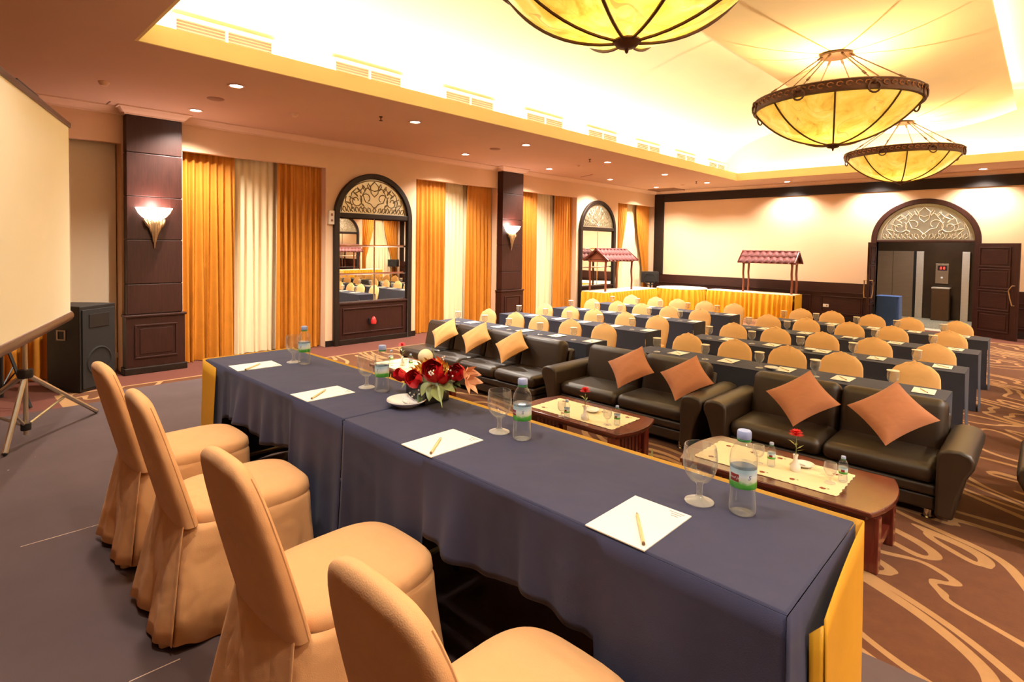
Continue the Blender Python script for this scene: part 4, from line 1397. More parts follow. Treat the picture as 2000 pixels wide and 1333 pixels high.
def stall(loc, rz, L, D, label):
    """little tiled roof on four crooked poles; roof ridge along local X"""
    r = thing('stall_canopy', label, 'canopy', loc, rz)
    hp, hr = 0.93, 1.22
    for i, (sx, sy) in enumerate(((-1, -1), (1, -1), (-1, 1), (1, 1))):
        x, y = sx * L / 2, sy * D / 2
        MB().tube([(x, y, 0), (x + 0.012, y, hp * 0.3), (x - 0.010, y + 0.008, hp * 0.62), (x + 0.004, y, hp)], [0.033, 0.030, 0.033, 0.035], 8).build('post', M['bamboo'], r)
    for s_ in (-1, 1):
        MB().beam((-L / 2 - 0.05, s_ * D / 2, hp), (L / 2 + 0.05, s_ * D / 2, hp), 0.05, 0.06).build('beam', M['bamboo'], r, smooth=0)
        MB().beam((s_ * L / 2, -D / 2 - 0.05, hp - 0.03), (s_ * L / 2, D / 2 + 0.05, hp - 0.03), 0.05, 0.06).build('cross_beam', M['bamboo'], r, smooth=0)
    ov, el = 0.16, 0.13
    nT = 9
    x0 = -L / 2 - el
    tw = (L + 2 * el) / nT
    ye, ze = D / 2 + ov, hp - 0.03
    for s_ in (-1, 1):
        MB().add([(x0, s_ * ye, ze), (x0 + nT * tw, s_ * ye, ze), (x0 + nT * tw, 0, hr), (x0, 0, hr)], [(0, 1, 2, 3)]).build('roof_deck', M['redz'], r, smooth=0, solid=0.015)
    protos = []
    for s_ in (-1, 1):
        for row in range(2):
            a0, a1 = (0.0, 0.53) if row == 0 else (0.47, 1.0)
            lift = 0.028 if row == 0 else 0.012
            me = None
            for k in range(nT):
                if me is None:
                    m = MB()
                    def f(u, v):
                        q = a0 + (a1 - a0) * v
                        y = s_ * ye * q; z = hr + (ze - hr) * q + lift - 0.012 * v + 0.036 * max(0, sin(pi * (u * 1.25 - 0.12)))
                        return (u * tw * 1.04, y, z)
                    m.grid(f, 8, 2)
                    o = m.build('roof_tile', M['tile'], r, smooth=60, solid=0.010)
                    me = o
                else:
                    o = me.copy(); COL.objects.link(o); o.parent = r
                o.location = (x0 + k * tw, 0, 0)
    me = None
    for k in range(nT):
        if me is None:
            m = MB().lathe([(0.034, 0.0), (0.040, 0.02), (0.034, tw * 0.9), (0.030, tw)], 10).xf(Matrix.Rotation(pi / 2, 4, 'Y'))
            o = m.build('ridge_tile', M['tile'], r); me = o
        else:
            o = me.copy(); COL.objects.link(o); o.parent = r
        o.location = (x0 + k * tw, 0, hr + 0.035)
    for s_ in (-1, 1):
        MB().prism([(-D / 2 - 0.10, hp + 0.02), (D / 2 + 0.10, hp + 0.02), (0, hr - 0.02)], s_ * (L / 2 + 0.02) - 0.01, s_ * (L / 2 + 0.02) + 0.01, 'x').build('gable_board', M['bamboo'], r, smooth=0)
        for q in (-1, 1):
            MB().beam((s_ * (L / 2 + el - 0.01), q * ye, ze + 0.01), (s_ * (L / 2 + el - 0.01), 0, hr + 0.02), 0.02, 0.06).build('barge_board', M['redz'], r, smooth=0)
    return r


stall((-9.62, 14.75, ZBF + 0.003), pi / 2, 1.45, 0.56, 'small stall with red tiled roof on crooked poles beside the arched mirror')
stall((-6.08, 18.00, ZBF + 0.003), 0.0, 1.40, 0.42, 'small stall with red tiled roof on poles against the back wall')
stall((2 * XMID + 9.62, 14.75, ZBF + 0.003), pi / 2, 1.45, 0.56, 'small tiled roof stall by the opposite wall, seen only as a reflection')


# ------------------------------------------------------------------ seminar tables and seats
def class_cloth():
    """cloth over a 3.24 x 0.50 m table: to the floor on three sides, short on the seat side (+Y)"""
    L, D, Hh = 3.24, 0.50, 0.755
    m = MB()
    m.box(-L / 2, L / 2, -D / 2, D / 2, Hh - 0.006, Hh)
    rn = random.Random(3)

    def side(a, b, z0, nr, wav):
        a = Vector(a); b = Vector(b)
        n_ = max(4, int((b - a).length / 0.06))
        def f(u, v):
            p = a + (b - a) * u
            o = 0.002 + v * wav * (0.6 + 0.4 * sin(u * (b - a).length * 9.0)) + 0.006 * v * sin(u * (b - a).length * 23)
            z = Hh - 0.003 - v * (Hh - 0.003 - z0)
            return (p.x + nr[0] * o, p.y + nr[1] * o, z)
        m.grid(f, n_, 6)
    side((-L / 2, -D / 2), (L / 2, -D / 2), 0.006, (0, -1), 0.010)
    side((L / 2, -D / 2), (L / 2, D / 2), 0.006, (1, 0), 0.030)
    side((L / 2, D / 2), (-L / 2, D / 2), 0.56, (0, 1), 0.008)
    side((-L / 2, D / 2), (-L / 2, -D / 2), 0.006, (-1, 0), 0.030)
    return m.build('tablecloth', M['navyc'], smooth=50)


def class_table():
    r = thing('seminar_table', 'x', 'table', (0, 0, 0))
    MB().box(-1.60, 1.60, -0.235, 0.235, 0.715, 0.745).build('tabletop', M['woodx'], r, smooth=0)
    for sx in (-1, 1):
        for sy in (-1, 1):
            MB().tube([(sx * 1.50, -0.14 + sy * 0.055, 0.0), (sx * 1.50, -0.14 + sy * 0.055, 0.715)], 0.016, 8).build('leg', M['plast'], r)
    return r


def class_chair():
    """covered banquet chair, front toward +Y, origin on the floor below the seat"""
    r = thing('banquet_chair', 'x', 'chair', (0, 0, 0))
    loops = []
    zs = [0.44, 0.52, 0.62, 0.72, 0.80, 0.85, 0.885, 0.910, 0.930, 0.945, 0.953]
    ws = [0.195, 0.205, 0.214, 0.219, 0.214, 0.196, 0.166, 0.126, 0.082, 0.040, 0.012]
    for z, w in zip(zs, ws):
        t = 0.036 * (1.0 if z < 0.86 else max(0.25, (0.965 - z) / 0.105))
        yc = -0.20 - 0.10 * (z - 0.44) / 0.5
        lp = se_loop(0, yc, z, w, t, 36, 2.6)
        if z > 0.82:                                     # gathered pinch at the crown
            lp = [(x, y + 0.004 * sin(x * 120), z_ + 0.006 * sin(x * 90) * (z - 0.82) / 0.1) for x, y, z_ in lp]
        loops.append(lp)
    MB().loft(loops).build('backrest_cover', M['coverc'], r, smooth=60)
    loops = [se_loop(0, 0.0, z, a, b, 36, 4.5) for z, a, b in ((0.40, 0.210, 0.225), (0.45, 0.216, 0.232), (0.475, 0.210, 0.224), (0.485, 0.18, 0.19), (0.488, 0.05, 0.06))]
    MB().loft(loops).build('seat_cover', M['coverc'], r, smooth=60)
    loops = [se_loop(0, -0.02, z, a, b, 60, 4.5, q, 12) for z, a, b, q in ((0.46, 0.214, 0.236, 0), (0.32, 0.212, 0.240, 0.004), (0.15, 0.211, 0.245, 0.008), (0.008, 0.210, 0.250, 0.012))]
    MB().loft(loops, False).build('skirt', M['coverc'], r, smooth=60)
    return r


GOB = [(0.0, 0.004), (0.041, 0.001), (0.042, 0.004), (0.015, 0.013), (0.008, 0.022), (0.008, 0.050), (0.011, 0.059)]


def goblet(hh=1.0, lid=True, seg=20, big=False):
    r = thing('goblet', 'x', 'glass', (0, 0, 0))
    MB().lathe([(a * hh, b * hh) for a, b in GOB], seg).build('stem', M['sglass'] if big else M['glassb'], r)
    bowl = [(0.008, 0.058), (0.026, 0.067), (0.041, 0.086), (0.0485, 0.108), (0.0500, 0.132), (0.0478, 0.155), (0.0450, 0.173), (0.0430, 0.173), (0.0462, 0.155), (0.0485, 0.132), (0.0470, 0.109), (0.0395, 0.088), (0.025, 0.070), (0.0, 0.063)]
    MB().lathe([(a * hh, b * hh) for a, b in bowl], seg).build('bowl', M['glass'] if big else M['glassb'], r)
    if lid:
        MB().lathe([(0.0, 0.1735), (0.047, 0.1735), (0.053, 0.176), (0.053, 0.182), (0.0, 0.187)], seg).build('lid', M['lid'], r)
    return r


def sheet_proto():
    r = thing('notepad_sheet', 'x', 'paper', (0, 0, 0))
    MB().box(-0.089, 0.089, -0.128, 0.128, 0, 0.003).build('paper', M['paper'], r, smooth=0)
    m = MB()
    for k, (a, b) in enumerate(((0.03, 0.075), (0.04, 0.070), (0.045, 0.066))):
        m.box(a, b, 0.112 - k * 0.011, 0.116 - k * 0.011, 0.003, 0.0033)
    m.build('printed_heading', M['ink'], r, smooth=0)
    return r


def pencil_proto():
    r = thing('pencil', 'x', 'pencil', (0, 0, 0))
    MB().tube([(0, -0.078, 0.0048), (0, 0.068, 0.0048)], 0.0045, 6).build('barrel', M['pencil'], r)
    MB().tube([(0, 0.068, 0.0048), (0, 0.085, 0.0048)], [0.0045, 0.0006], 6).build('tip', M['lead'], r)
    MB().tube([(0, -0.078, 0.0048), (0, -0.084, 0.0048)], 0.0046, 6).build('end_cap', M['lead'], r)
    return r


P_CLOTH, P_TABLE, P_CHAIR, P_GOB, P_SHEET, P_PEN = class_cloth(), class_table(), class_chair(), goblet(), sheet_proto(), pencil_proto()
tag(P_CLOTH, 'x', 'tablecloth')
USED = set()


def place(proto, loc, rz, label, group):
    if proto.name not in USED:
        USED.add(proto.name)
        proto.location = loc; proto.rotation_euler = (0, 0, rz)
        return tag(proto, label, None, group)
    return dup(proto, loc, rz, label, group)


BLOCKS = [
    ('curtain side', -6.135, [6.35, 7.93, 9.60, 11.22], [[-7.25, -6.58, -6.02, -5.37, -4.735]] * 4, True),
    ('doorway side', -2.25, [6.44, 8.04, 9.66, 11.29], [[-3.47, -2.83, -2.20, -1.63, -0.95], [-3.49, -2.87, -2.24, -1.63, -0.98], [-3.52, -2.91, -2.28, -1.70, -1.02], [-3.47, -2.92, -2.28, -1.70, -1.08]], True),
    ('far side', 1.64, [6.44, 8.04, 9.66, 11.29], [[0.40, 1.02, 1.65, 2.25, 2.90]] * 4, False)]
for bi, (side_, xc_, yn, xs_, laid) in enumerate(BLOCKS):
    for ri in range(4):
        y0 = yn[ri]; yc_ = y0 + 0.25
        row = ORD[ri]
        place(P_TABLE, (xc_, yc_, 0), 0, 'long folding table under the cloth of the %s row, %s' % (row, side_), 'seminar tables')
        place(P_CLOTH, (xc_, yc_, 0.006), 0, 'dark blue floor length tablecloth, %s row behind the sofas, %s' % (row, side_), 'seminar tablecloths')
        for si, x in enumerate(xs_[ri]):
            k = ORD[4 - si] if bi == 0 else ORD[si]
            jit = RND.uniform(-0.02, 0.02)
            rzc = pi + RND.uniform(-0.06, 0.06)
            place(P_CHAIR, (x, y0 + 0.50 + jit, 0), rzc, 'apricot covered chair, %s from the middle aisle, %s row behind the sofas, %s' % (k, row, side_), 'seminar chairs')
            if not laid: continue
            px_ = x + 0.13
            tz = 0.7615
            place(P_GOB, (x - 0.10, y0 + 0.13, tz), 0, 'lidded water goblet, %s place from the middle aisle, %s row, %s' % (k, row, side_), 'seminar goblets')
            rz = RND.uniform(-0.05, 0.05)
            place(P_SHEET, (px_, y0 + 0.26, tz), pi + rz, 'white notepad sheet, %s place from the middle aisle, %s row, %s' % (k, row, side_), 'seminar notepads')
            place(P_PEN, (px_, y0 + 0.25, tz + 0.0035), RND.uniform(0.4, 0.9), 'pencil on notepad, %s place from middle aisle, %s row, %s' % (k, row, side_), 'seminar pencils')


def plate_proto(R=0.075):
    r = thing('saucer', 'x', 'plate', (0, 0, 0))
    MB().lathe([(0.0, 0.004), (R * 0.45, 0.002), (R * 0.5, 0.0), (R * 0.56, 0.003), (R * 0.85, 0.014), (R, 0.022), (R * 0.98, 0.025), (R * 0.82, 0.018), (R * 0.55, 0.008), (0.0, 0.007)], 28).build('dish', M['china'], r)
    MB().tube([(-R * 0.35, 0.01, 0.012), (R * 0.2, -0.005, 0.015)], 0.010, 6, flat=0.5).build('sweet', M['paper'], r)
    return r


P_PLATE = plate_proto()
for (px, py), lb in (((1507, 719), 'white saucer of sweets on the front row, doorway side'), ((1583, 683), 'white saucer of sweets on the second row, doorway side'), ((1657, 660), 'white saucer of sweets on the third row, doorway side')):
    p = at_z(px, py, 0.775)
    place(P_PLATE, (p.x, p.y, 0.7615), 0, lb, 'saucers')


# ------------------------------------------------------------------ sofas (backs toward the seminar tables)
def sofa(x0, x1, nseat, arms, label, yf=5.42, yb=6.30):
    r = thing('leather_sofa', label, 'sofa', ((x0 + x1) / 2, (yf + yb) / 2, 0))
    aw = 0.21 if arms else 0.0
    sx0, sx1 = x0 + aw, x1 - aw
    sw = (sx1 - sx0) / nseat
    B = lambda m, n_, mt='leather', **k: m.build(n_, M[mt], r, world=True, **k)
    B(MB().box(sx0 + 0.01, sx1 - 0.01, yf + 0.06, yb - 0.08, 0.07, 0.19), 'base', bevel=0.02, smooth=30)
    B(MB().box(sx0, sx1, yf + 0.035, yb - 0.06, 0.195, 0.285), 'front_rail', bevel=0.025, smooth=30, seg=3)
    for i in range(nseat):
        a, b = sx0 + i * sw + 0.004, sx0 + (i + 1) * sw - 0.004
        m = MB().rbox(a, b, yf, yf + 0.62, 0.29, 0.44, 0.065, 5)
        m.v = [(x, y, z + (0.022 * (1 - ((x - (a + b) / 2) / (sw / 2)) ** 2) * (1 - ((y - yf - 0.31) / 0.33) ** 2) if z > 0.40 else 0)) for x, y, z in m.v]
        B(m, 'seat_cushion', smooth=60)
        m = MB().rbox(a, b, 0, 0.20, 0, 0.50, 0.075, 5)
        m.v = [(x, y - 0.018 * (1 - ((x - (a + b) / 2) / (sw / 2)) ** 2), z) for x, y, z in m.v]
        m.xf(Matrix.Translation((0, yf + 0.50, 0.36)) @ Matrix.Rotation(-0.22, 4, 'X'))
        B(m, 'back_cushion', smooth=60)
    m = MB().prism([(yf + 0.66, 0.08), (yb, 0.08), (yb - 0.02, 0.70), (yf + 0.80, 0.70)], sx0, sx1, 'x')
    B(m, 'back_frame', bevel=0.03, smooth=30)
    if arms:
        for s_ in (-1, 1):
            xi = sx0 if s_ < 0 else sx1
            # flared arm: narrow foot, rolled top leaning outward
            pr = [(0.0, 0.08), (0.11, 0.08), (0.135, 0.25), (0.185, 0.42), (0.225, 0.50), (0.228, 0.555), (0.20, 0.598), (0.14, 0.618), (0.07, 0.612), (0.02, 0.59), (0.0, 0.55)]
            poly = [(xi + s_ * p[0], p[1]) for p in pr]
            B(MB().prism(poly, yf - 0.07, yb - 0.02, 'y'), 'arm', bevel=0.022, smooth=50, seg=3)
    for sx in (-1, 1):
        for yy in (yf + 0.10, yb - 0.14):
            xx = (sx0 + 0.06) if sx < 0 else (sx1 - 0.06)
            m = MB().lathe([(0.0, 0.0), (0.04, 0.0), (0.04, 0.008), (0.026, 0.014), (0.026, 0.08), (0, 0.08)], 14, (xx, yy, 0))
            B(m, 'foot', 'chrome')
    return r


sofa(-7.50, -4.60, 4, False, 'long armless brown leather sofa with three gold cushions', 5.32, 6.24)
sofa(-4.47, -2.43, 2, True, 'brown leather sofa with two arms, between the armless sofa and its twin')
sofa(-2.38, -0.355, 2, True, 'brown leather sofa with two arms behind the large coffee table at the aisle')
sofa(-0.10, 1.93, 2, True, 'leather sofa across the narrow aisle, only its arm edge showing')


def cushion(px, py, Y, mat, label, group, side=0.46, spin=0.0, lean=0.80, yaw=0.0):
    c = at_y(px, py, Y)
    n_ = 14
    def f(u, v):
        x, z = 2 * u - 1, 2 * v - 1
        h = (1 - x ** 4) * (1 - z ** 4)
        pin = 1 - 0.10 * (1 - abs(x)) * abs(z) ** 2 - 0.0
        return x, z, h
    m = MB()
    half = side / 2
    for s_ in (-1, 1):
        def g(u, v):
            x, z = 2 * u - 1, 2 * v - 1
            h = ((1 - x * x) * (1 - z * z)) ** 0.45
            px_ = x * half * (1 - 0.09 * (1 - z * z)); pz_ = z * half * (1 - 0.09 * (1 - x * x))
            w = 0.006 * sin(9 * x + 4 * z) * h
            return (px_, s_ * (0.075 * h + w * 0.5), pz_)
        if s_ < 0: m.grid(g, n_, n_)
        else: m.grid(lambda u, v: g(1 - u, v), n_, n_)
    rot = Matrix.Rotation(yaw, 4, 'Z') @ Matrix.Rotation(-lean, 4, 'X') @ Matrix.Rotation(pi / 4 + spin, 4, 'Y')
    m.xf(Matrix.Translation(c) @ rot)
    return tag(m.build('cushion', mat, smooth=70), label, 'cushion', group)


CG = 'cushions on the armless sofa'
cushion(869, 650, 5.72, M['cush_a'], 'gold cushion on the armless sofa, the one next to the curtains', CG, 0.44, -0.06)
cushion(930, 659, 5.72, M['cush_a'], 'gold cushion on the armless sofa, middle of three', CG, 0.44, -0.05)
cushion(999, 676, 5.72, M['cush_a'], 'gold cushion on the armless sofa, the one beside the arm sofa', CG, 0.44, -0.05)
cushion(1231, 717, 5.72, M['cush_b'], 'terracotta cushion on the middle sofa, toward the armless sofa', 'terracotta cushions', 0.45, 0.06)
cushion(1340, 738, 5.72, M['cush_b'], 'terracotta cushion on the middle sofa, toward the aisle sofa', 'terracotta cushions', 0.44, 0.03)
cushion(1566, 777, 5.72, M['cush_b'], 'terracotta cushion on the aisle sofa, beside the middle sofa', 'terracotta cushions', 0.455, 0.0)
cushion(1741, 806, 5.72, M['cush_b'], 'terracotta cushion on the aisle sofa, nearest its free arm', 'terracotta cushions', 0.465, -0.02)


# ------------------------------------------------------------------ coffee tables
def coffee_table(x0, x1, y0, y1, slats, label, zt=0.43, ix=0.08, iy=0.08):
    r = thing('coffee_table', label, 'coffee table', ((x0 + x1) / 2, (y0 + y1) / 2, 0))
    n_ = 14
    bow = 0.075
    def outl(k):
        out = []
        for i in range(n_ + 1):
            t = i / n_
            out.append((x1 + bow * (1 - (2 * t - 1) ** 2) - k, y0 + k + (y1 - y0 - 2 * k) * t))
        for i in range(n_ + 1):
            t = i / n_
            out.append((x0 - bow * (1 - (2 * t - 1) ** 2) + k, y1 - k - (y1 - y0 - 2 * k) * t))
        return out
    B = lambda m, n__, mt='redwood', **k: m.build(n__, M[mt], r, world=True, **k)
    B(MB().prism(outl(0.0), zt - 0.035, zt, 'z'), 'tabletop', smooth=30, bevel=0.008)
    B(MB().prism(outl(0.035), zt - 0.065, zt - 0.0355, 'z'), 'apron', smooth=30)
    lw = 0.085
    for sx in (0, 1):
        xx = x0 + ix if sx == 0 else x1 - ix
        for yy in (y0 + iy, y1 - iy):
            B(MB().box(xx - lw / 2, xx + lw / 2, yy - lw / 2, yy + lw / 2, 0, zt - 0.065), 'leg', 'redz', smooth=0, bevel=0.006)
        B(MB().box(xx - 0.02, xx + 0.02, y0 + 0.12, y1 - 0.12, 0.10, 0.15), 'end_rail', 'redz', smooth=0)
        if slats:
            nS = 7
            for i in range(nS):
                yy = y0 + 0.12 + (y1 - y0 - 0.24) * (i + 0.5) / nS
                B(MB().box(xx - 0.012, xx + 0.012, yy - 0.018, yy + 0.018, 0.15, zt - 0.065), 'end_slat', 'redz', smooth=0)
    if not slats:
        for yy in (y0 + 0.12, y1 - 0.12):
            B(MB().box(x0 + 0.08, x1 - 0.08, yy - 0.02, yy + 0.02, 0.10, 0.14), 'stretcher', 'redwood', smooth=0)
        for i in range(9):
            xx = x0 + 0.16 + (x1 - x0 - 0.32) * i / 8
            B(MB().box(xx - 0.025, xx + 0.025, y0 + 0.12, y1 - 0.12, 0.125, 0.14), 'shelf_slat', 'redwood', smooth=0)
    return r


def runner(x0, x1, y0, y1, zt, label):
    r = thing('table_runner', label, 'table runner', ((x0 + x1) / 2, (y0 + y1) / 2, zt + 0.001))
    nx, ny = 60, 24
    def f(u, v):
        sx = 0.010 * abs(sin(ny * v * 0.9)); sy = 0.008 * abs(sin(nx * u * 0.9))
        x = x0 + (x1 - x0) * u; y = y0 + (y1 - y0) * v
        if u in (0, 1): x += (sx if u == 1 else -sx)
        if v in (0, 1): y += (sy if v == 1 else -sy)
        return (x, y, zt + 0.0035)
    m = MB().grid(f, nx, ny)
    m.build('cloth', M['runner'], r, world=True, smooth=0, solid=0.003)
    rn = random.Random(int(abs(x0) * 10))
    m = MB(); g = MB()
    npt = int((x1 - x0) / 0.20)
    for i in range(npt):
        for yy in (y0 + 0.07, y1 - 0.07):
            cx_ = x0 + 0.10 + (x1 - x0 - 0.2) * i / (npt - 1); cyy = yy + rn.uniform(-0.02, 0.02)
            for k in range(5):
                a = k * 1.256 + rn.random()
                m.lathe([(0, 0.0), (0.011, 0.0), (0.010, 0.0008), (0, 0.0012)], 8, (cx_ + 0.012 * cos(a), cyy + 0.010 * sin(a), zt + 0.0052))
            g.lathe([(0, 0.0), (0.009, 0.0), (0, 0.0010)], 6, (cx_ + 0.032, cyy + 0.012, zt + 0.0052))
    m.build('embroidered_flower', M['motif'], r, world=True)
    g.build('embroidered_leaf', M['motifg'], r, world=True)
    return r


ZT = 0.43
coffee_table(-2.05, -0.755, 4.18, 4.96, False, 'glossy cherry coffee table with open legs and slatted shelf before the aisle sofa', 0.43, 0.015, 0.14)
coffee_table(-3.86, -2.70, 4.28, 4.96, True, 'cherry coffee table with slatted ends before the middle sofa')
coffee_table(-6.72, -5.56, 4.28, 4.96, True, 'cherry coffee table with slatted ends before the armless sofa')
runner(-1.98, -0.98, 4.30, 4.80, ZT, 'cream embroidered runner on the coffee table of the aisle sofa')
runner(-3.78, -2.80, 4.36, 4.84, ZT, 'cream embroidered runner on the coffee table of the middle sofa')
runner(-6.68, -5.66, 4.34, 4.88, ZT, 'cream embroidered runner on the coffee table of the armless sofa')


# ------------------------------------------------------------------ bottles, glasses, vases
def bottle(hh, rr_, big, label='x'):
    r = thing('water_bottle', label, 'bottle', (0, 0, 0))
    def P(l): return [(a * rr_, b * hh) for a, b in l]
    seg = 28 if big else 16
    shell = P([(0.0, 0.012), (0.55, 0.0), (0.86, 0.004), (0.99, 0.03), (1.0, 0.08), (0.94, 0.20), (0.90, 0.33), (0.965, 0.37), (0.965, 0.56), (1.0, 0.585), (1.0, 0.66), (0.94, 0.74), (0.72, 0.815), (0.48, 0.862), (0.42, 0.88), (0.42, 0.93)])
    MB().lathe(shell, seg).build('shell', M['pet'], r)
    wl = 0.60
    inner = [(a * 0.955, b + 0.004 * hh) for a, b in shell if b < wl * hh]
    inner = [(0, inner[0][1])] + inner[1:] + [(inner[-1][0], wl * hh), (0, wl * hh)]
    MB().lathe(inner, seg).build('water', M['water'], r)
    lab = MB().lathe([(0.985 * rr_, 0.335 * hh), (0.985 * rr_, 0.565 * hh)], seg)
    lb = lab.build('wrap_label', M['wrap'], r)
    MB().lathe(P([(0.44, 0.875), (0.50, 0.875), (0.52, 0.895), (0.46, 0.90)]), seg).build('neck_ring', M['green'], r)
    MB().lathe(P([(0.0, 0.905), (0.50, 0.905), (0.53, 0.915), (0.52, 0.985), (0.47, 1.0), (0.0, 1.0)]), seg).build('cap', M['cap'], r)
    # red name plate printed on the wrap (a curved patch) with white script strokes
    def patch(a0, a1, z0, z1, k, nm, mt, par):
        m = MB().lathe([(k * rr_, z0 * hh), (k * rr_, z1 * hh)], 8, (0, 0, 0), a0, a1)
        return m.build(nm, M[mt], par)
    ang = -1.98
    patch(ang - 0.42, ang + 0.36, 0.415, 0.505, 0.992, 'name_plate', 'redp', lb)
    return r


def text_mesh(body, size, mat, parent, fn, name='lettering'):
    """flat lettering bent onto a surface by fn(u, v)"""
    cu = bpy.data.curves.new('lettering', 'FONT')
    cu.body = body; cu.size = size; cu.align_x = 'CENTER'; cu.align_y = 'CENTER'; cu.shear = 0.25; cu.resolution_u = 2
    o = bpy.data.objects.new('lettering_tmp', cu)
    COL.objects.link(o)
    dg = bpy.context.evaluated_depsgraph_get()
    me = bpy.data.meshes.new_from_object(o.evaluated_get(dg))
    bpy.data.objects.remove(o, do_unlink=True)
    for v in me.vertices: v.co = Vector(fn(v.co.x, v.co.y))
    me.materials.clear(); me.materials.append(mat)
    t = bpy.data.objects.new(name, me)
    COL.objects.link(t); t.parent = parent
    return t


def gerbera_vase(p, label, tall=0.30):
    r = thing('bud_vase', label, 'vase', (p[0], p[1], p[2]))
    MB().lathe([(0.0, 0.0), (0.030, 0.0), (0.036, 0.015), (0.036, 0.04), (0.018, 0.062), (0.014, 0.10), (0.019, 0.125), (0.016, 0.125), (0.010, 0.10), (0.0, 0.09)], 20).build('vase_body', M['china'], r)
    f = thing('gerbera', 'red gerbera flower standing in the vase: ' + label[:40], 'flower', (0, 0, 0))
    bpy.data.objects.remove(f, do_unlink=True)
    MB().tube([(0, 0, 0.10), (0.004, 0, 0.18), (0.0, 0.002, tall - 0.015)], 0.0028, 5).build('stem', M['stem'], r)
    fl = MB()
    for ring, (n_, rad, zz, tilt) in enumerate(((16, 0.056, 0.0, 0.15), (14, 0.048, 0.008, 0.45), (10, 0.034, 0.016, 0.8))):
        for k in range(n_):
            a = 2 * pi * k / n_ + ring * 0.2
            d = Vector((cos(a), sin(a), 0)); t = Vector((-sin(a), cos(a), 0)); up = Vector((0, 0, 1))
            c = Vector((0, 0, tall + zz))
            tip = c + d * rad + up * (rad * tilt)
            midp = c + d * rad * 0.6 + up * (rad * tilt * 0.75)
            fl.add([c, midp - t * 0.009, tip, midp + t * 0.009], [(0, 1, 2, 3)])
    fl.ball((0, 0, tall + 0.012), 0.014, 10, 6, (1, 1, 0.7))
    fl.build('gerbera_bloom', M['rose'], r, smooth=0)
    lv = MB()
    for k in range(7):
        a = k * 0.9; zz = 0.15 + 0.014 * k
        d = Vector((cos(a), sin(a), 0.45)).normalized(); t = Vector((-sin(a), cos(a), 0))
        c = Vector((0, 0, zz))
        lv.add([c, c + d * 0.035 - t * 0.008, c + d * 0.07, c + d * 0.035 + t * 0.008], [(0, 1, 2, 3)])
    lv.build('leaf', M['leafl'], r, smooth=0)
    return r


PB = bottle(0.185, 0.030, False)
PG = goblet(0.85, False, 16)
tag(PG, 'x', 'glass')
small_b = [((1107, 812), 'small water bottle at the back of the coffee table, middle sofa'), ((1205, 825), 'small water bottle at the aisle end of the coffee table, middle sofa'),
           ((1506, 905), 'small water bottle at the back of the coffee table, aisle sofa'), ((1646, 935), 'small water bottle at the front of the coffee table, aisle sofa'),
           ((764, 704), 'small water bottle on the coffee table of the armless sofa, screen end'), ((802, 712), 'small water bottle on the coffee table of the armless sofa, flower end')]
small_g = [((1097, 806), 'small empty goblet at the back of the coffee table, middle sofa'), ((1186, 822), 'small empty goblet at the aisle end of the coffee table, middle sofa'),
           ((1481, 898), 'small empty goblet at the back of the coffee table, aisle sofa'), ((1621, 936), 'small empty goblet at the front of the coffee table, aisle sofa'),
           ((790, 713), 'small empty goblet on the coffee table of the armless sofa')]
for (px, py), lb in small_b:
    p = at_z(px, py + 6, ZT + 0.006)
    place(PB, (p.x, p.y, ZT + 0.006), 0.6, lb, 'small water bottles')
for (px, py), lb in small_g:
    p = at_z(px, py + 8, ZT + 0.006)
    place(PG, (p.x, p.y, ZT + 0.006), 0, lb, 'small goblets')
for (px, py), lb in (((1142, 812), 'white bud vase with a red gerbera, coffee table of the middle sofa'), ((1553, 912), 'white bud vase with a red gerbera and leaves, coffee table of the aisle sofa'), ((785, 706), 'white bud vase with a red gerbera, coffee table of the armless sofa')):
    p = at_z(px, py + 8, ZT + 0.006)
    gerbera_vase((p.x, p.y, ZT + 0.006), lb, 0.27)
for (px, py), lb in (((1157, 802), 'white saucer beside the vase, coffee table of the middle sofa'), ((1570, 908), 'white saucer beside the vase, coffee table of the aisle sofa')):
    p = at_z(px, py, ZT + 0.02)
    place(P_PLATE, (p.x, p.y, ZT + 0.006), 0, lb, 'saucers')

# ------------------------------------------------------------------ head table
ZH = STAGE + 0.75
HY0, HY1 = 1.395 * KH, 2.03 * KH
HXL, HXM, HXR = -4.33 * KH, -2.41 * KH, -0.41 * KH


def head_table(x0, x1, label):
    r = thing('head_table', label, 'table', ((x0 + x1) / 2, (HY0 + HY1) / 2, STAGE))
    MB().box(x0 + 0.015, x1 - 0.015, HY0 + 0.015, HY1 - 0.015, ZH - 0.04, ZH - 0.012).build('tabletop', M['woodx'], r, world=True, smooth=0)
    for x in (x0 + 0.22, x1 - 0.22):
        for y in (HY0 + 0.16, HY1 - 0.10):
            MB().tube([(x, y, STAGE + 0.002), (x, y, ZH - 0.04)], 0.018, 8).build('leg', M['plast'], r, world=True)
        MB().tube([(x, HY0 + 0.16, STAGE + 0.14), (x, HY1 - 0.10, STAGE + 0.14)], 0.012, 6).build('crossbar', M['alu'], r, world=True)
    return r


head_table(HXL, HXM - 0.003, 'folding table under the navy cloth at the screen end of the stage')
head_table(HXM + 0.003, HXR, 'folding table under the navy cloth at the aisle end of the stage')


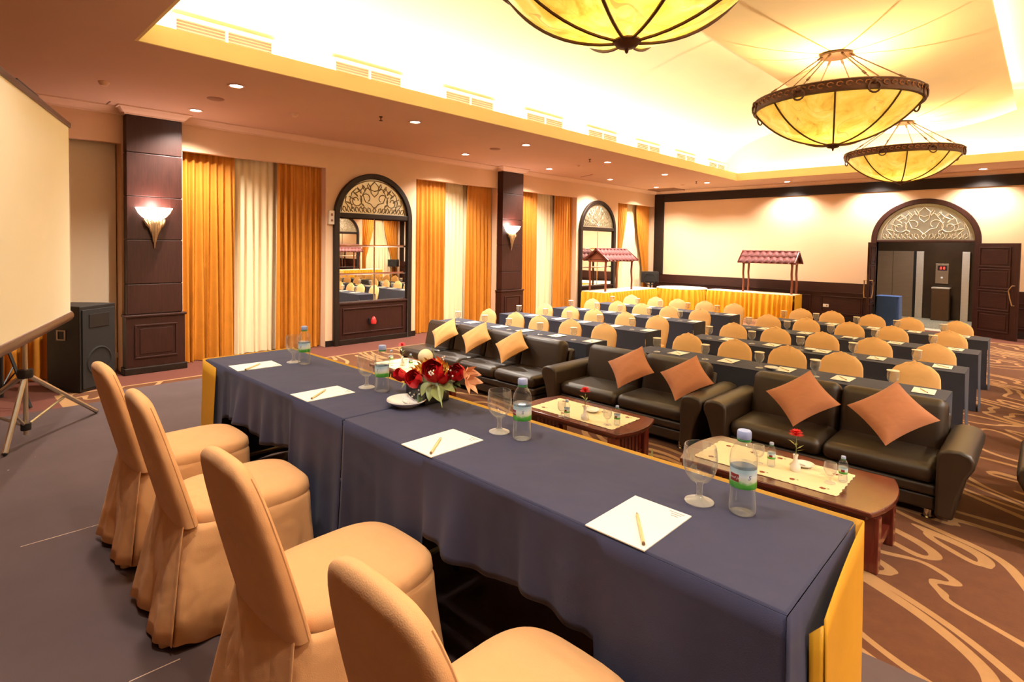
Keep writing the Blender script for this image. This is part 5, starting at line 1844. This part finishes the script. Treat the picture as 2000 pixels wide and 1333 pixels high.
def head_cloth(x0, x1, drop, label, endR, endL, ends):
    """cloth: top, camera-side fall with a varying hem, end falls"""
    r = thing('tablecloth', label, 'tablecloth', ((x0 + x1) / 2, (HY0 + HY1) / 2, STAGE))
    L = x1 - x0
    z = ZH
    MB().box(x0, x1, HY0, HY1, z - 0.010, z).build('top_cloth', M['navy'], r, world=True, smooth=30, bevel=0.006)
    N_ = 120
    def f(u, v):
        x = x0 + L * u
        d = drop(x)
        fold = 0.012 * sin(x * 17) + 0.008 * sin(x * 41 + 1.3) + 0.010 * sin(x * 7.3)
        o = v * (0.012 + fold * 1.1) * (1.0 + 0.5 * v) + 0.003
        return (x + 0.01 * v * sin(x * 11), HY0 - max(0.0015, o), z - 0.005 - v * d)
    MB().grid(f, N_, 14).build('hanging_side', M['navy'], r, world=True, smooth=70, solid=0.002)
    for flag, x, s_ in ((endR, x1, 1), (endL, x0, -1)):
        if not flag: continue
        def e(u, v):
            y = HY0 - 0.006 + (HY1 - HY0) * u
            return (x + s_ * (0.003 + v * (0.018 + 0.018 * sin(y * 19 + 1))), y, z - 0.005 - v * 0.735)
        MB().grid(e if s_ > 0 else (lambda u, v: e(1 - u, v)), 24, 10).build('end_fall', M['navy'], r, world=True, smooth=70, solid=0.002)
    return r


def sstep(a, b, x):
    t = max(0, min(1, (x - a) / (b - a))); return t * t * (3 - 2 * t)


def drop1(x):     # screen-end table
    x /= KH
    mid_ = 0.28 + 0.022 * sin(x * 9)
    k = sstep(-4.00, -3.96, x) * (1 - sstep(-2.95, -2.92, x))
    return 0.735 * (1 - k) + mid_ * k


def drop2(x):     # aisle-end table
    x /= KH
    mid_ = 0.28 + 0.016 * sin(x * 12)
    k = sstep(-1.80, -1.77, x) * (1 - sstep(-0.94, -0.91, x))
    return 0.735 * (1 - k) + mid_ * k


head_cloth(HXL, HXM - 0.004, drop1, 'navy cloth on the screen end half of the head table', False, True, 0)
head_cloth(HXM + 0.004, HXR, drop2, 'navy cloth on the aisle end half of the head table', True, False, 0)

# gold drape pinned along the audience side, wrapped round both ends
r = thing('gold_drape', 'gold satin drape pinned along the audience side of the head table', 'drape', ((HXL + HXR) / 2, HY1, STAGE))
zt0 = ZH - 0.006
MB().grid(lambda u, v: (HXL - 0.02 + (HXR - HXL + 0.04) * u, HY1 + 0.012 + 0.03 * v * (0.6 + 0.4 * sin(u * 60)), zt0 + 0.010 - v * 0.745), 160, 6).build('audience_side', M['yellow'], r, world=True, smooth=70, solid=0.002)


def gold_end(u, v):
    y = HY1 + 0.012 - u * 0.45
    x = HXR + 0.020 + 0.020 * u + 0.018 * v + 0.016 * sin(y * 16) * v
    zt1 = zt0 + 0.008 - 0.055 * u * u
    return (x, y, zt1 - v * (zt1 - STAGE - 0.004))


MB().grid(gold_end, 24, 12).build('aisle_end_wrap', M['yellow'], r, world=True, smooth=70, solid=0.003)
MB().grid(lambda u, v: (HXR + 0.038 + 0.014 * v - 0.022 * u, HY1 + 0.012 - 0.45 - 0.02 * u, zt0 - 0.06 - 0.02 * u - v * (ZH - 0.06 - STAGE - 0.03)), 3, 10).build('folded_edge', M['yellow'], r, world=True, smooth=70, solid=0.003)


def gold_left(u, v):
    # round the screen end and a little onto the chair side
    if u < 0.72:
        q = u / 0.72
        return (HXL - 0.020 - 0.02 * v, HY1 - q * (HY1 - HY0 + 0.02), zt0 + 0.006 - v * (0.74 + 0.0 * q))
    q = (u - 0.72) / 0.28
    return (HXL - 0.020 - 0.02 * v + 0.24 * q, HY0 - 0.018 - 0.012 * v - 0.02 * q * v, zt0 + 0.004 - 0.02 * q - v * 0.72)


MB().grid(gold_left, 40, 10).build('screen_end_wrap', M['yellow'], r, world=True, smooth=60, solid=0.003)

# settings on the head table
PBB = bottle(0.268 * KH, 0.0415 * KH, True)


def put_label(b):
    wr = [c for c in b.children if c.name.startswith('wrap_label')][0]
    rr_ = 0.0415 * KH * 1.001
    ang = -2.01
    text_mesh('S', 0.018, M['bluet'], wr, lambda u, v: (rr_ * cos(ang + 1.15 + u / rr_), rr_ * sin(ang + 1.15 + u / rr_), 0.268 * KH * 0.478 + v))
    text_mesh('Good Jaa', 0.0100, M['whitep'], wr, lambda u, v: (rr_ * cos(ang + u / rr_), rr_ * sin(ang + u / rr_), 0.268 * KH * 0.462 + v))


put_label(PBB)
PGG = goblet(1.12 * KH, False, 32, True)
seats = ['screen end', 'second', 'third', 'aisle end']
SX_ = [(-3.86, 1.555), (-2.895, 1.545), (-1.83, 1.535), (-0.88, 1.535)]
GX = [(-3.80, 1.80), (-2.85, 1.80), (-1.76, 1.81), (-0.81, 1.80)]
BX = [(-3.70, 1.83), (-2.72, 1.82), (-1.63, 1.82), (-0.68, 1.83)]
PP = [((476, 725), (511, 711)), ((606, 782), (638, 762)), ((838, 893), (864, 853)), ((1259, 1076), (1242, 998))]
zz = ZH + 0.0005
SX_, GX, BX = ([(x * KH, y * KH) for x, y in l_] for l_ in (SX_, GX, BX))
for i in range(4):
    lb = ['at the screen end of the head table', 'at the second chair of the head table, before the plate', 'at the third chair of the head table, after the flowers', 'at the aisle end of the head table'][i]
    s_ = place(P_SHEET, (*SX_[i], zz), 0.0 if i else -0.06, 'white notepad sheet ' + lb, 'head table notepads')
    a, b = at_z(*PP[i][0], ZH + 0.004), at_z(*PP[i][1], ZH + 0.004)
    ang = atan2(b.y - a.y, b.x - a.x) - pi / 2
    place(P_PEN, ((a.x + b.x) / 2, (a.y + b.y) / 2, zz + 0.0035), ang, 'pale pencil on the notepad ' + lb, 'head table pencils')
    place(PGG, (*GX[i], zz), 0, 'empty stemmed goblet ' + lb, 'head table goblets')
    place(PBB, (*BX[i], zz), [-0.2, -0.5, 0.05, 0.1][i], 'large labelled water bottle ' + lb, 'head table bottles')
P_PLATE2 = plate_proto(0.105 * KH)
P_PLATE2.scale = (1, 1, 1.35)
p = at_z(794, 789, ZH + 0.01)
P_PLATE2.location = (p.x, p.y, zz); tag(P_PLATE2, 'white dish of sweets in front of the flowers on the head table')


# ------------------------------------------------------------------ flower arrangement
def rose(m, c, R, axis, seed):
    """ball of overlapping petals round the flower axis"""
    rn = random.Random(seed)
    ax = Vector(axis).normalized()
    u = ax.orthogonal().normalized(); w = ax.cross(u)
    C = Vector(c)
    for ring in range(6):
        k = (ring + 0.5) / 6
        n_ = (2, 3, 3, 4, 5, 6)[ring]
        Rr = R * (0.22 + 0.78 * k)
        for i in range(n_):
            a = 2 * pi * i / n_ + ring * 0.9 + rn.uniform(-0.2, 0.2)
            span = (2.9, 2.4, 2.3, 1.9, 1.6, 1.35)[ring]
            top = 0.30 + 0.28 * k + rn.uniform(-0.05, 0.08)
            def f(p, q):
                az = a + (p - 0.5) * span
                e = 1 - (2 * p - 1) ** 2
                pol = 2.15 + (top + 0.28 * (1 - e) - 2.15) * q            # polar angle from the axis
                rr_ = Rr * (1 + 0.06 * q * q + 0.42 * k * q ** 5) * (1 + 0.03 * sin(7 * p + ring))
                d = u * cos(az) + w * sin(az)
                return tuple(C + d * (rr_ * sin(pol)) + ax * (rr_ * cos(pol) * 0.95))
            m.grid(f, 6, 5)


fp = Vector((-2.40 * KH, 1.90 * KH, zz))
fa = thing('flower_arrangement', 'arrangement of red roses, lilies and leaves in a black pot on the head table', 'flowers', tuple(fp))
ps = 0.075
MB().prism([(-ps, -ps), (ps, -ps), (ps, ps), (-ps, ps)], 0.0, 0.10, 'z').build('pot', M['pot'], fa, smooth=0, bevel=0.006)


def fpos(px, py, dy=0.0):
    q = at_y(px, py, fp.y + dy * KH); return q - fp


for j, (px, py, dy, R) in enumerate(((783, 734, -0.02, 0.036), (812, 743, -0.07, 0.050), (848, 727, -0.08, 0.060), (864, 735, -0.05, 0.045), (893, 729, 0.0, 0.045))):
    c = fpos(px, py, dy)
    m = MB(); rose(m, tuple(c), R * KH, (c.x * 1.5 + 0.2, -0.75, 0.55), j)
    m.build('rose', M['rose'], fa, smooth=60)
for j, (px, py, dy) in enumerate(((909, 727, 0.0), (912, 742, -0.02))):
    c = fpos(px, py, dy)
    m = MB()
    for k in range(6):
        a = 2 * pi * k / 6
        d = Vector((0.75, cos(a) * 0.8 - 0.2, sin(a) * 0.8)).normalized(); t = d.cross(Vector((1, 0, 0.2))).normalized()
        m.grid(lambda u, v: tuple(c + d * (0.066 * v) + t * ((u - 0.5) * 0.034 * sin(pi * (0.15 + 0.85 * v))) + Vector((0.012 * v * v, 0, -0.01 * v * v))), 2, 5)
    m.build('lily', M['lily'], fa, smooth=60)
c = fpos(831, 697, 0.02)
MB().ball(tuple(c), 0.037, 20, 14).build('ball_candle', M['cream'], fa)
m = MB()
for (px, py) in ((818, 722), (824, 716), (832, 714), (868, 712), (874, 716), (862, 706), (812, 726), (826, 724), (838, 708), (870, 722)):
    c = fpos(px, py, -0.05); m = MB()
    for k in range(6):
        a = k * 1.05
        d = Vector((cos(a), -0.5, sin(a) * 0.8)).normalized(); t = d.cross(Vector((0, 1, 0))).normalized()
        m.add([c, c + d * 0.018 + t * 0.008, c + d * 0.036, c + d * 0.018 - t * 0.008], [(0, 1, 2, 3)])
    m.build('yellow_bloom', M['ylw'], fa, smooth=0)
m = MB()
for (px, py) in ((846, 703), (851, 704), (857, 703), (848, 706)):
    c = fpos(px, py, 0.0); MB().ball(tuple(c), 0.010, 8, 6, (1.4, 1, 0.7)).build('pink_bud', M['lily'], fa)
bb = MB(); st_ = MB()
rn = random.Random(11)
for (px, py, dy) in [(864, 699, 0), (868, 697, 0), (866, 703, 0), (841, 726, -0.14), (844, 729, -0.14), (839, 731, -0.14), (842, 733, -0.14), (846, 731, -0.14), (838, 728, -0.14), (880, 724, -0.05), (876, 733, -0.05), (872, 739, -0.05), (869, 742, -0.05), (884, 735, -0.05), (883, 715, -0.02), (809, 771, -0.09), (801, 768, -0.09), (819, 770, -0.09), (818, 762, -0.09), (805, 775, -0.1)]:
    c = fpos(px, py, dy); bb.ball(tuple(c), 0.0045, 6, 4)
bb.build('baby_breath', M['wfl'], fa)


def leaf(m, base_, tip, w, droop=0.02):
    base_ = Vector(base_); tip = Vector(tip); d = tip - base_
    t = d.cross(Vector((0, -0.5, 1))).normalized(); w *= KH
    nrm = t.cross(d).normalized()
    def f(u, v):
        ww = w * sin(pi * min(1, 0.08 + 0.92 * v)) ** 0.8 * (1 - 0.35 * v)
        o = (u - 0.5) * 2
        return tuple(base_ + d * v + t * (o * ww) + nrm * (0.25 * ww * o * o) + Vector((0, 0, -droop * v * v)))
    m.grid(f, 4, 7)


m = MB()
for (a, b, w, dy) in (((838, 749), (823, 766), 0.040, -0.10), ((857, 752), (890, 758), 0.030, -0.08), ((850, 757), (862, 778), 0.040, -0.13), ((846, 752), (838, 776), 0.034, -0.12), ((796, 738), (800, 722), 0.016, -0.05), ((799, 742), (784, 752), 0.014, -0.04), ((855, 752), (864, 789), 0.008, -0.15)):
    A, B = fpos(*a, dy + 0.03), fpos(*b, dy - 0.02)
    m = MB(); leaf(m, A, B, w); m.build('variegated_leaf', M['leafl'], fa, smooth=60)
for (a, b, w, dy) in (((840, 745), (822, 730), 0.022, -0.03), ((850, 745), (850, 764), 0.04, -0.06), ((870, 745), (893, 752), 0.022, -0.02), ((882, 742), (900, 748), 0.016, -0.02), ((812, 752), (806, 772), 0.024, -0.06), ((818, 756), (816, 780), 0.03, -0.07), ((830, 735), (842, 752), 0.03, -0.05), ((803, 730), (808, 717), 0.014, 0.0), ((826, 762), (818, 786), 0.026, -0.09), ((860, 748), (872, 760), 0.03, 0.0), ((845, 735), (835, 720), 0.03, 0.03), ((865, 735), (878, 722), 0.03, 0.03)):
    A, B = fpos(*a, dy + 0.03), fpos(*b, dy - 0.02)
    m = MB(); leaf(m, A, B, w); m.build('green_leaf', M['leaf'], fa, smooth=60)
m = MB()
A = fpos(853, 703, 0.02); B = fpos(843, 678, 0.02)
m.tube([A, B], 0.0018, 5).tube([(0, 0, 0.09), tuple(fpos(831, 705, 0.02))], 0.004, 5).tube([(0.03, 0, 0.09), tuple(fpos(866, 700, 0))], 0.002, 4)
m.ball((0, 0, 0.105), 0.066, 10, 6, (1, 1, 0.6))
m.build('stem', M['stem'], fa)

# second, lower arrangement on the stage edge: only its leaf tips rise behind the table
p = at_y(1262, 884, 2.10)
r = thing('foliage_arrangement', 'pale leafy sprigs rising just behind the head table edge', 'flowers', (p.x, 2.12, STAGE))
m = MB(); hz = p.z - STAGE
MB().lathe([(0, 0), (0.09, 0), (0.11, 0.16), (0.10, 0.16), (0, 0.14)], 16).build('pot', M['pot'], r)
for k in range(14):
    a = k * 2.4; rr2 = 0.05 + 0.07 * RND.random()
    top = Vector((rr2 * cos(a) * 1.2, rr2 * sin(a), hz * RND.uniform(0.7, 1.0)))
    leaf(m, top - Vector((0, 0, 0.07)) - top * 0.08, top, 0.012, 0)
    m.tube([(0, 0, 0.14), top * 0.9], 0.003, 4)
m.build('sprig', M['leafl'], r, smooth=60)


# ------------------------------------------------------------------ head chairs
def head_chair():
    r = thing('banquet_chair', 'x', 'chair', (0, 0, 0))
    loops = []
    zs = [0.43, 0.50, 0.58, 0.66, 0.74, 0.81, 0.86, 0.895, 0.918, 0.934, 0.945, 0.952, 0.956, 0.958]
    zs = [0.43 + (z - 0.43) * 0.945 for z in zs]
    ws = [0.204, 0.208, 0.209, 0.206, 0.199, 0.187, 0.173, 0.157, 0.142, 0.125, 0.106, 0.082, 0.054, 0.018]
    for z, w in zip(zs, ws):
        t = 0.042 - 0.010 * (z - 0.43) / 0.5
        if z > 0.88: t *= max(0.12, sqrt(max(0.0, 1 - ((z - 0.88) / 0.0495) ** 2)))
        yc = -0.225 - 0.145 * (z - 0.43) / 0.52
        loops.append(se_loop(0, yc, z, w, t, 48, 3.0))
    MB().loft(loops).build('backrest_cover', M['cover'], r, smooth=60)
    # seam piping down both back edges
    for s_ in (-1, 1):
        MB().tube([(s_ * (w - 0.002), -0.225 - 0.145 * (z - 0.43) / 0.52 + 0.012, z) for z, w in zip(zs[:9], ws[:9])], 0.003, 5).build('seam_piping', M['cover'], r)
    loops = [se_loop(0, 0.025, z, a, b, 48, 3.6) for z, a, b in ((0.39, 0.205, 0.243), (0.43, 0.216, 0.256), (0.458, 0.212, 0.252), (0.474, 0.196, 0.236), (0.483, 0.15, 0.19), (0.487, 0.06, 0.08))]
    MB().loft(loops).build('seat_cover', M['cover'], r, smooth=70)
    N_ = 96
    def skl(z, a, b, q, yo):
        out = []
        for i, (x, y, z_) in enumerate(se_loop(0, yo, z, a, b, N_, 4.2)):
            t = 2 * pi * i / N_
            w = q * (sin(9 * t + 0.6) + 0.6 * sin(17 * t + 2) + 0.4 * sin(5 * t))
            corner = abs(sin(2 * t)) ** 6 * q * 1.4
            out.append((x * (1 + w + corner), yo + (y - yo) * (1 + w + corner), z_ + (0.012 * sin(7 * t) if z < 0.05 else 0)))
        return out
    loops = [skl(0.43, 0.210, 0.252, 0, 0.012), skl(0.405, 0.2175, 0.268, 0.0, 0.008), skl(0.36, 0.222, 0.274, 0.005, 0.003), skl(0.28, 0.229, 0.288, 0.014, -0.006), skl(0.14, 0.245, 0.300, 0.024, -0.008), skl(0.02, 0.262, 0.312, 0.034, -0.012)]
    MB().loft(loops, False).build('skirt', M['cover'], r, smooth=70, solid=0.003)
    # back panel runs on down as a loose pleated tail
    def tail(u, v):
        x = (u - 0.5) * (0.375 + 0.11 * v)
        y = -0.243 - 0.085 * v ** 0.9 - 0.016 * v * sin(u * 11.0) - 0.010 * v * sin(u * 23.0 + 1)
        return (x, y, 0.475 - v * 0.452 + 0.010 * v * sin(u * 8))
    MB().grid(tail, 26, 10).build('rear_flap', M['cover'], r, smooth=70, solid=0.003)
    return r


HC = head_chair()
hx = [-3.14, -2.44, -1.59, -0.815]
for i in range(4):
    lb = ['peach covered chair at the screen end of the head table', 'peach covered chair, second from the screen end of the head table', 'peach covered chair, third from the screen end of the head table', 'peach covered chair at the aisle end of the head table'][i]
    place(HC, (hx[i], [0.91, 0.90, 0.91, 0.89][i], STAGE), [0.02, -0.03, 0.02, 0.0][i], lb, 'head table chairs')

bpy.context.view_layer.update()
